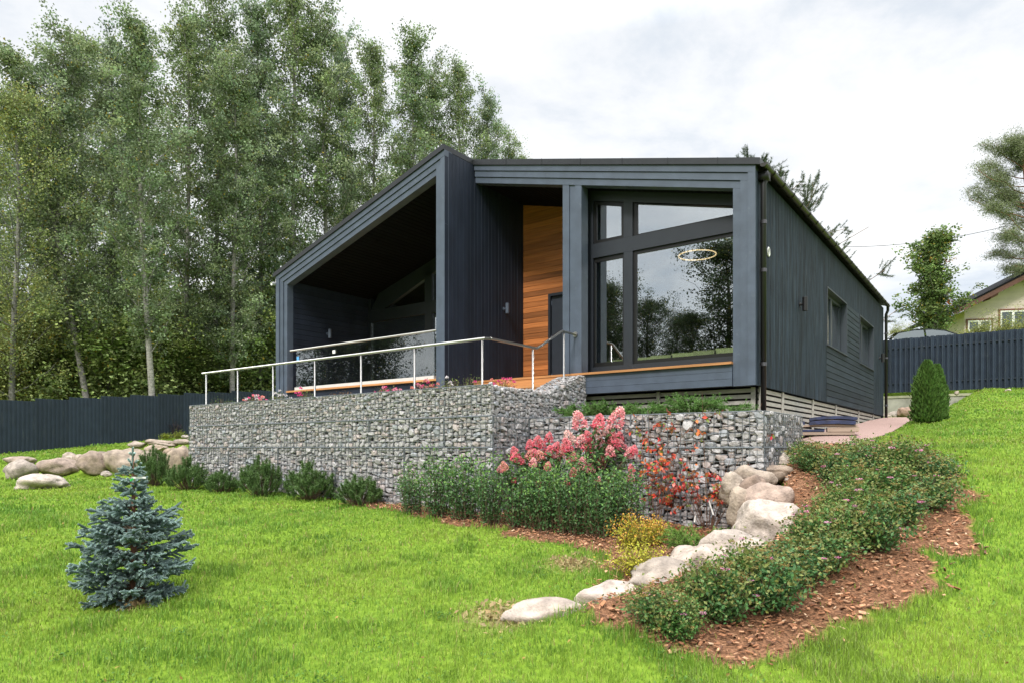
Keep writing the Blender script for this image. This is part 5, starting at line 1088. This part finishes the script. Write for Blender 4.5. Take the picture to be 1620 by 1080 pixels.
# --- mugo pines
def mugo_meshes(seed, Wd, H, nsh=46):
    r = np.random.default_rng(seed); st, lv = G(), G(); P = []; D = []; Cc = []
    for i in range(nsh):
        az = i*2.39996; q = math.sqrt((i+.5)/nsh); e = np.array((Wd/2*q*math.cos(az), Wd/2*q*math.sin(az), H*(1-.62*q**1.6)*r.uniform(.72, 1.12))); b = e*np.array((.2, .2, 0)); t = np.linspace(0, 1, 6)[:, None]; c = b+(e-b)*t; c[:, :2] = b[:2]+(e-b)[:2]*t**.75; st.tube(c, np.linspace(.009, .005, 6), 5, cap=False)
        ax = (c[-1]-c[-3]); ax /= np.linalg.norm(ax); ax = ax*.9+zx*.35+r.normal(size=3)*.2; ax /= np.linalg.norm(ax)
        for k in range(2):
            n = 210; s_ = r.uniform(-.16, .07, n)[:, None]; o_ = r.normal(size=3)*.06*k; P.append(e+o_+ax*s_); dd = ax*.45+r.normal(size=(n, 3))*.62; dd /= np.linalg.norm(dd, axis=1)[:, None]; D.append(dd); Cc.append(rc(r, n, (.092, .160, .050), .4))
        st.tube([e, e+ax*.07], [.005, .002], 4, (1.6, 1.3, .9), cap=False)
    lv.needles(np.concatenate(P), np.concatenate(D), .062, .0046, r, np.concatenate(Cc)); return st.mesh('stem', M['stem']), lv.mesh('foliage', M['needle'])
MG = [mugo_meshes(381+i, .85, .70) for i in range(3)]
for i, (px, py, wpx, hpx, lb) in enumerate(((243, 768, 54, 62, 'dwarf pine in front of the boulders, left of the gabion'), (298, 774, 66, 50, 'dwarf pine right at the gabion left end'), (352, 778, 56, 36, 'smallest dwarf pine of the row'), (411, 784, 68, 62, 'tallest dwarf pine of the row before the gabion'), (490, 790, 78, 58, 'broad round dwarf pine left of the last one'), (568, 798, 76, 48, 'last dwarf pine at the right, next to the hedge'))):
    p = gpx(px, py, 6, 20); k = p[1]/F; place('dwarf_pine', lb, 'shrub', (('stem', MG[i % 3][0]), ('foliage', MG[i % 3][1])), p, 'dwarf pines along the gabion', (wpx*k/.9, wpx*k/.9, hpx*k/.76))
# --- thuja pair
def thuja(label, px, py, wpx, hpx, seed, D=None):
    p = gpx(px, py, 12, 26) if D is None else (at(px, py, D)[0], D, gz(at(px, py, D)[0], D)); k = p[1]/F; Wd, H = wpx*k, hpx*k; r = np.random.default_rng(seed); o = thing('thuja', label, 'shrub', p, 0, 'thuja pair'); g = G(); g.tube([(0, 0, 0), (0, 0, H*.9)], [.04, .01], 6); g.obj('trunk', M['stem'], o)
    n = 15000; z = r.uniform(.01, 1, n)**.9; pr = np.clip((np.minimum(1, z*5+.72))*(1-z**2.6)**.75, .02, 1); a = r.uniform(0, 6.283, n); lob = 1+.14*np.sin(a*5+z*11)+.12*np.sin(a*11-z*27)+.08*np.sin(a*23+z*51)
    R_ = Wd/2*pr*lob*np.sqrt(r.uniform(.35, 1, n)); R_ = R_*np.where(r.random(n) < .10, r.uniform(1.0, 1.22, n), 1); P = np.column_stack([R_*np.cos(a), R_*np.sin(a), z*H*.97]); ax = np.column_stack([np.cos(a)*.5, np.sin(a)*.5, np.ones(n)]); lv = G(); lv.leaves(P, r.uniform(.05, .13, n), r, rc(r, n, (.075, .145, .032), .45), .34, 0, axis=ax); lv.obj('foliage', M['needle'], o)
thuja('front thuja cone of the twin pair beside the red path', 1467, 669, 40, 98, 61)
thuja('slimmer thuja behind and right of the front cone', 1482, 666, 26, 88, 62)
# --- blue spruce
def spruce(label, px, py, Hpx, seed):
    p = gpx(px, py, 4, 10); k = p[1]/F; H = Hpx*k; r = np.random.default_rng(seed); o = thing('blue_spruce', label, 'tree', (p[0], p[1], p[2]-.02)); tr, lv = G(), G()
    tr.tube([(0, 0, 0), (.01, 0, H*.5), (0, 0, H*.99)], [.035, .022, .006], 8, (1.3, .9, .7)); P = []; D = []; Cc = []
    HS = [0, .10, .28, .40, .50, .57, .64, .74, .82, .88, 1.0]; RS = [.24, .325, .34, .30, .225, .125, .095, .09, .065, .045, .008]
    def brush(a, b, n, nl, tone):
        ax = (b-a)/np.linalg.norm(b-a); t = r.uniform(0, 1.02, n)[:, None]; P.append(a+(b-a)*t); dd = r.normal(size=(n, 3)); dd -= (dd @ ax)[:, None]*ax; dd /= np.linalg.norm(dd, axis=1)[:, None]+1e-9; dd[:, 2] += .25; dd = dd*.8+ax*.62; dd /= np.linalg.norm(dd, axis=1)[:, None]; D.append(dd*nl)
        Cc.append(rc(r, n, (.50, .65, .61), .28)*tone); lv.tube([a, b, b+ax*.004], [.011, .010, .002], 5, np.array((.10, .15, .14))*tone, cap=False)
    z = .035*H; i = 0
    while z < H*.985:
        f = z/H; R_ = np.interp(f, HS, RS)*H*.98; nb = 11 if f < .5 else (8 if f < .7 else (6 if f < .84 else 3))
        for j in range(nb):
            az = j*6.283/nb + i*.7+r.uniform(-.2, .2); L = R_*r.uniform(.75, 1.12); el = np.interp(f, [0, .3, .6, .9, 1], [-.12, .05, .25, .6, .9])+r.uniform(-.2, .25); zo = z+r.uniform(-.04, .04)
            t = np.linspace(0, 1, 6); c = np.column_stack([L*t*math.cos(az)*math.cos(el), L*t*math.sin(az)*math.cos(el), zo+L*math.sin(el)*t + .10*L*t**2 - (.06*L*t if f < .3 else 0)]); tr.tube(c, np.linspace(.008, .003, 6), 4, cap=False)
            tone = r.uniform(.8, 1.18); brush(c[3], c[5]+(c[5]-c[4])*.3, int(70+L*220), .019, tone)
            if L > .09:
                ns = max(2, int(L/.047))
                for s in range(ns):
                    q = .25+.72*(s+.5)/ns; b = np.array([np.interp(q, t, c[:, k_]) for k_ in range(3)])
                    for sd in (-1, 1, r.uniform(-.6, .6)):
                        if r.random() < .10: continue
                        d = np.array((math.cos(az+sd*r.uniform(.55, .95)), math.sin(az+sd*r.uniform(.55, .95)), r.uniform(-.45, .65))); brush(b, b+d*r.uniform(.06, .115)*(1.15-q*.35), 80, .017, tone*r.uniform(.85, 1.12))
        z += H*(.05 if f < .5 else (.046 if f < .62 else .062)); i += 1
    brush(np.array((0, 0, H*.84)), np.array((0, 0, H)), 260, .016, 1.1)
    P = np.concatenate(P); D = np.concatenate(D); ln = np.linalg.norm(D, axis=1); lv.needles(P, D/ln[:, None], ln, .0021, r, np.concatenate(Cc))
    tr.obj('trunk', M['stem'], o, True); lv.obj('foliage', M['needle'], o)
    g = G(); q = H*.80; g.box((.0, -.03, q), (.14, -.028, q+.018)); g.obj('plant_tag', M['tagwhite'], o); g = G(); g.tube([(-.01, -.012, q-.02), (.02, -.03, q)], .012, 6, (.06, .75, .12)); g.obj('plant_tie', M['plain'], o)
spruce('young blue spruce standing alone in the left lawn', 210, 948, 243, 71)
# --- flowers along the gabion top
def flower_clump(label, px, spread, H, seed, cols, nfl, leafc=(.13, .17, .05), weeds=False):
    r_ = (px-CX)/F; v = -1.60; u = (r_*(O[1]+v*VX[1])-O[0]-v*VX[0])/(UX[0]-r_*UX[1]); x, y = W(u, v); r = np.random.default_rng(seed)
    st, lf, tp = shrub_meshes(seed, spread, H, 26, 16 if not weeds else 7, .032, leafc, .45, .1, .1, v=.35, dense=.025, upright=weeds); o = place('flower_clump', label, 'flowers', (('stem', st), ('foliage', lf)), (x, y, .965), 'flower clumps on the gabion terrace')
    for k in range(nfl):
        q = sub(o, 'flower', FLW[cols[k % len(cols)]]); t = tp[r.integers(len(tp))]; q.location = t+np.array((r.normal()*.03, r.normal()*.03, r.uniform(-.03, .03))); q.scale = (r.uniform(.8, 1.3),)*3
FLW = [blossom_mesh(240+i, .026, .022, 26, .024, c) for i, c in enumerate(([(.75, .10, .30)], [(.80, .35, .45)], [(.80, .75, .78)], [(.80, .30, .25)]))]
for a in ((352, .7, .22, 101, (2,), 0, (.10, .16, .04), True, 'green weeds between the first two handrail posts'), (402, .55, .22, 102, (2, 1, 0, 3), 22, (.17, .17, .06), False, 'pink and white flowers right of the second handrail post'), (442, .4, .24, 103, (2,), 9, (.15, .19, .05), False, 'white flowers at the third handrail post'), (484, .35, .28, 104, (0,), 5, (.12, .18, .04), True, 'tall weeds with a few magenta flowers before the terrace'), (545, .6, .12, 105, (0,), 0, (.16, .10, .05), False, 'withered brown plants between two handrail posts'), (612, .5, .17, 106, (0, 0, 1), 12, (.18, .17, .06), False, 'bright magenta flowers below the terrace middle'), (675, .6, .19, 107, (3, 0, 1), 14, (.19, .16, .06), False, 'coral and pink flowers under the corner post'),
          (715, .4, .26, 108, (2,), 4, (.17, .22, .05), True, 'leafy light green stems left of the corner handrail post'), (748, .35, .26, 109, (0,), 1, (.14, .2, .05), True, 'green stems right at the corner handrail post')):
    flower_clump(a[8], a[0], a[1], a[2], a[3], a[4], a[5], a[6], a[7])
x, y = W(2.4, -1.15); st, lf, tp = shrub_meshes(110, .55, .22, 26, 14, .03, (.19, .17, .06), .45, .1, .1, dense=.025); o = place('flower_clump', 'pink flowers inside the gabion corner before the cedar wall', 'flowers', (('stem', st), ('foliage', lf)), (x, y, .965), 'flower clumps on the gabion terrace')
for k in range(12): q = sub(o, 'flower', FLW[(0, 0, 3)[k % 3]]); q.location = tp[k*2]
# --- small plants on the left bank
for i, (px, py, w, h, c, lb) in enumerate(((238, 693, .6, .35, (.16, .20, .03), 'light green plant by the fence on the left bank, leftmost of three'), (262, 695, .55, .28, (.20, .24, .03), 'yellowish plant in the middle of three by the left fence'), (283, 694, .7, .33, (.18, .22, .03), 'light green plant of the three nearest the gabion'), (247, 686, .8, .95, (.030, .016, .022), 'dark purple shrub before the left fence'), (278, 686, .8, .85, (.028, .016, .022), 'second purple shrub, beside the gabion at the left fence'))):
    st, lf, _t = shrub_meshes(390+i, w, h, 34 if i < 3 else 20, 30, .04, c, .6, .4, .1, dense=.04); place('bank_shrub', lb, 'shrub', (('stem', st), ('foliage', lf)), gpx(px, py, 18, 30), 'plants on the left bank')
# ------------------------------------------------------------------ bark mulch, grass
r = np.random.default_rng(77); n = 30000
P = np.column_stack([r.uniform(-3, 7.2, n), r.uniform(4.5, 12.2, n)]); j_ = r.normal(size=P.shape)*.09; P = P[mulch(P[:, 0]+j_[:, 0], P[:, 1]+j_[:, 1]) & ~built(P[:, 0], P[:, 1])]; n = len(P)
z = ground(P[:, 0], P[:, 1]); L = r.uniform(.015, .05, n)*np.clip(1.5-P[:, 1]*.04, .9, 1.4); Wc = L*r.uniform(.25, .6, n); a = r.uniform(0, 6.283, n); tl = r.normal(size=(n, 2))*.3
ex = np.column_stack([np.cos(a), np.sin(a), tl[:, 0]]); ey = np.column_stack([-np.sin(a), np.cos(a), tl[:, 1]]); ez = np.cross(ex, ey)*.006
b = np.column_stack([P, z+.010+r.uniform(0, .028, n)]); V = np.stack([b+ex*L[:, None]*sx_*.5+ey*Wc[:, None]*sy_*.5+ez*sz_ for sz_ in (0, 1) for sx_, sy_ in ((-1, -.7), (.8, -1), (1, .8), (-.9, 1))], 1)
k = np.arange(n)[:, None]*8; Fc = np.concatenate([k+[q] for q in ([4, 5, 6, 7], [0, 1, 5, 4], [1, 2, 6, 5], [2, 3, 7, 6], [3, 0, 4, 7])])
pal = np.array([(.29, .130, .062), (.38, .19, .10), (.46, .26, .15), (.15, .072, .04), (.50, .34, .22), (.27, .115, .06)])
g = G(); g.add(V.reshape(-1, 3), Fc, np.repeat(pal[r.choice(6, n, p=[.27, .25, .16, .17, .05, .10])]*r.uniform(.75, 1.2, (n, 1)), 8, 0)); tag(g.obj('bark_mulch', M['chips']), kind='stuff')
r = np.random.default_rng(78); g = G()
DRY = [gpx(905, 893)[:2] + (.30,), gpx(800, 975)[:2] + (.35,), gpx(215, 958)[:2] + (.12,)]
def ring(poly, x, y, d):
    q = np.zeros(len(x), bool)
    for a in np.linspace(0, 6.28, 8, endpoint=False): q |= inpoly(x+d*math.cos(a), y+d*math.sin(a), poly)
    return q
for (y0, y1, den, h, w) in ((3.0, 5.6, 3000, .062, .0030), (5.6, 8.0, 2000, .060, .0042), (8.0, 11, 1050, .058, .0065), (11, 16, 480, .056, .011), (16, 24, 170, .060, .020), (24, 34, 55, .07, .035)):
    xm = y1*.80+3.5; n = int(den*(y1-y0)*2*xm); x = r.uniform(-xm, xm, n); y = r.uniform(y0, y1, n); k = np.abs(x) < y*.80+3.5
    x, y = x[k], y[k]; inm = mulch(x, y); k = ~inm & ~in_path(x, y) & ~built(x, y); k |= inm & (r.random(len(x)) < .015) & ~built(x, y)
    dr = np.clip(sum(np.exp(-(((x-a)/q)**2+((y-b)/q)**2)*1.2) for a, b, q in DRY), 0, 1); k &= r.random(len(x)) > dr*.8; x, y, dr = x[k], y[k], dr[k]; n = len(x)
    z = ground(x, y); edge = (ring(BED, x, y, .22) | ring(LOW, x, y, .12)) & ~mulch(x, y); cl = vn(x, y, 3.1); c2 = .55*vn(x+50, y, .8)+.45*vn(x+90, y+30, .33); c3 = vn(x, y+80, 9.0)
    hh = h*.80*r.uniform(.45, 1.25, n)*(.55+.75*cl+.35*c3)*np.where(edge, r.uniform(1.0, 1.9, n), 1)*np.where(vn(x+11, y+7, 1.7) > .80, 1.55, 1); az = r.uniform(0, 6.283, n); ln = hh*r.uniform(.1, .75, n); d = np.column_stack([np.cos(az), np.sin(az), np.zeros(n)]); s = np.column_stack([-np.sin(az), np.cos(az), np.zeros(n)]); ww = (w*r.uniform(.7, 1.3, n))[:, None]
    B = np.column_stack([x, y, z-.004]); Mi = B+d*ln[:, None]*.3+zx*hh[:, None]*.62; T = B+d*ln[:, None]+zx*hh[:, None]*.98
    V = np.stack([B-s*ww, B+s*ww, Mi+s*ww*.75, Mi-s*ww*.75, T], 1); kk = np.arange(n)[:, None]*5
    f = np.clip(.40+1.5*(c2-.5)+.5*(cl-.5)+r.normal(size=n)*.22, 0, 1)[:, None]; col = np.array((.280, .376, .050))*f+np.array((.172, .300, .044))*(1-f); ye = r.random(n) < .12+.25*(c2 > .6); col[ye] = np.array((.27, .32, .075))*r.uniform(.8, 1.1, (int(ye.sum()), 1)); dk = edge | (cl > .72) | (vn(x+11, y+7, 1.7) > .80); col[dk] *= np.array((.72, .82, .8)); st_ = r.random(n) < .02+dr*.6; col[st_] = np.array((.36, .29, .13))
    g.add(V.reshape(-1, 3), np.concatenate([kk+[[0, 1, 2]], kk+[[0, 2, 3]], kk+[[3, 2, 4]]]), np.repeat(col*r.uniform(.82, 1.15, (n, 1)), 5, 0))
tag(g.obj('grass', M['grassm']), kind='stuff')

# weeds, clover patches and stray leaves in the lawn
r = np.random.default_rng(90); g = G(); P = []; Cc = []; Sz = []
for i in range(130):
    y = 4.3 + 9*r.random()**1.5; x = r.uniform(-y*.78, y*.78)
    if mulch(x, y) or built(x, y) or in_path(x, y): continue
    n = int(r.uniform(12, 60)); q = np.array((x, y)) + r.normal(size=(n, 2))*r.uniform(.04, .14); P.append(np.column_stack([q, ground(q[:, 0], q[:, 1]) + r.uniform(.02, .05, n)])); Cc.append(rc(r, n, (.10, .20, .035), .3)); Sz.append(r.uniform(.014, .035, n))
for i in range(90):
    y = 4.3 + 11*r.random()**1.4; x = r.uniform(-y*.78, y*.78)
    if built(x, y) or in_path(x, y): continue
    P.append(np.array([[x, y, gz(x, y)+.045]])); Cc.append(np.array([[.34, .22, .07]])*r.uniform(.5, 1.2)); Sz.append(np.array([r.uniform(.02, .045)]))
for (a, b, q) in DRY:
    n = 260; p = np.array((a, b)) + r.normal(size=(n, 2))*q*.5; P.append(np.column_stack([p, ground(p[:, 0], p[:, 1])+r.uniform(.005, .03, n)])); Cc.append(rc(r, n, (.34, .26, .13), .35)); Sz.append(r.uniform(.03, .07, n))
P = np.concatenate(P); g.leaves(P, np.concatenate(Sz), r, np.concatenate(Cc), .6, 1.6); tag(g.obj('lawn_weeds', M['leaf']), kind='stuff')
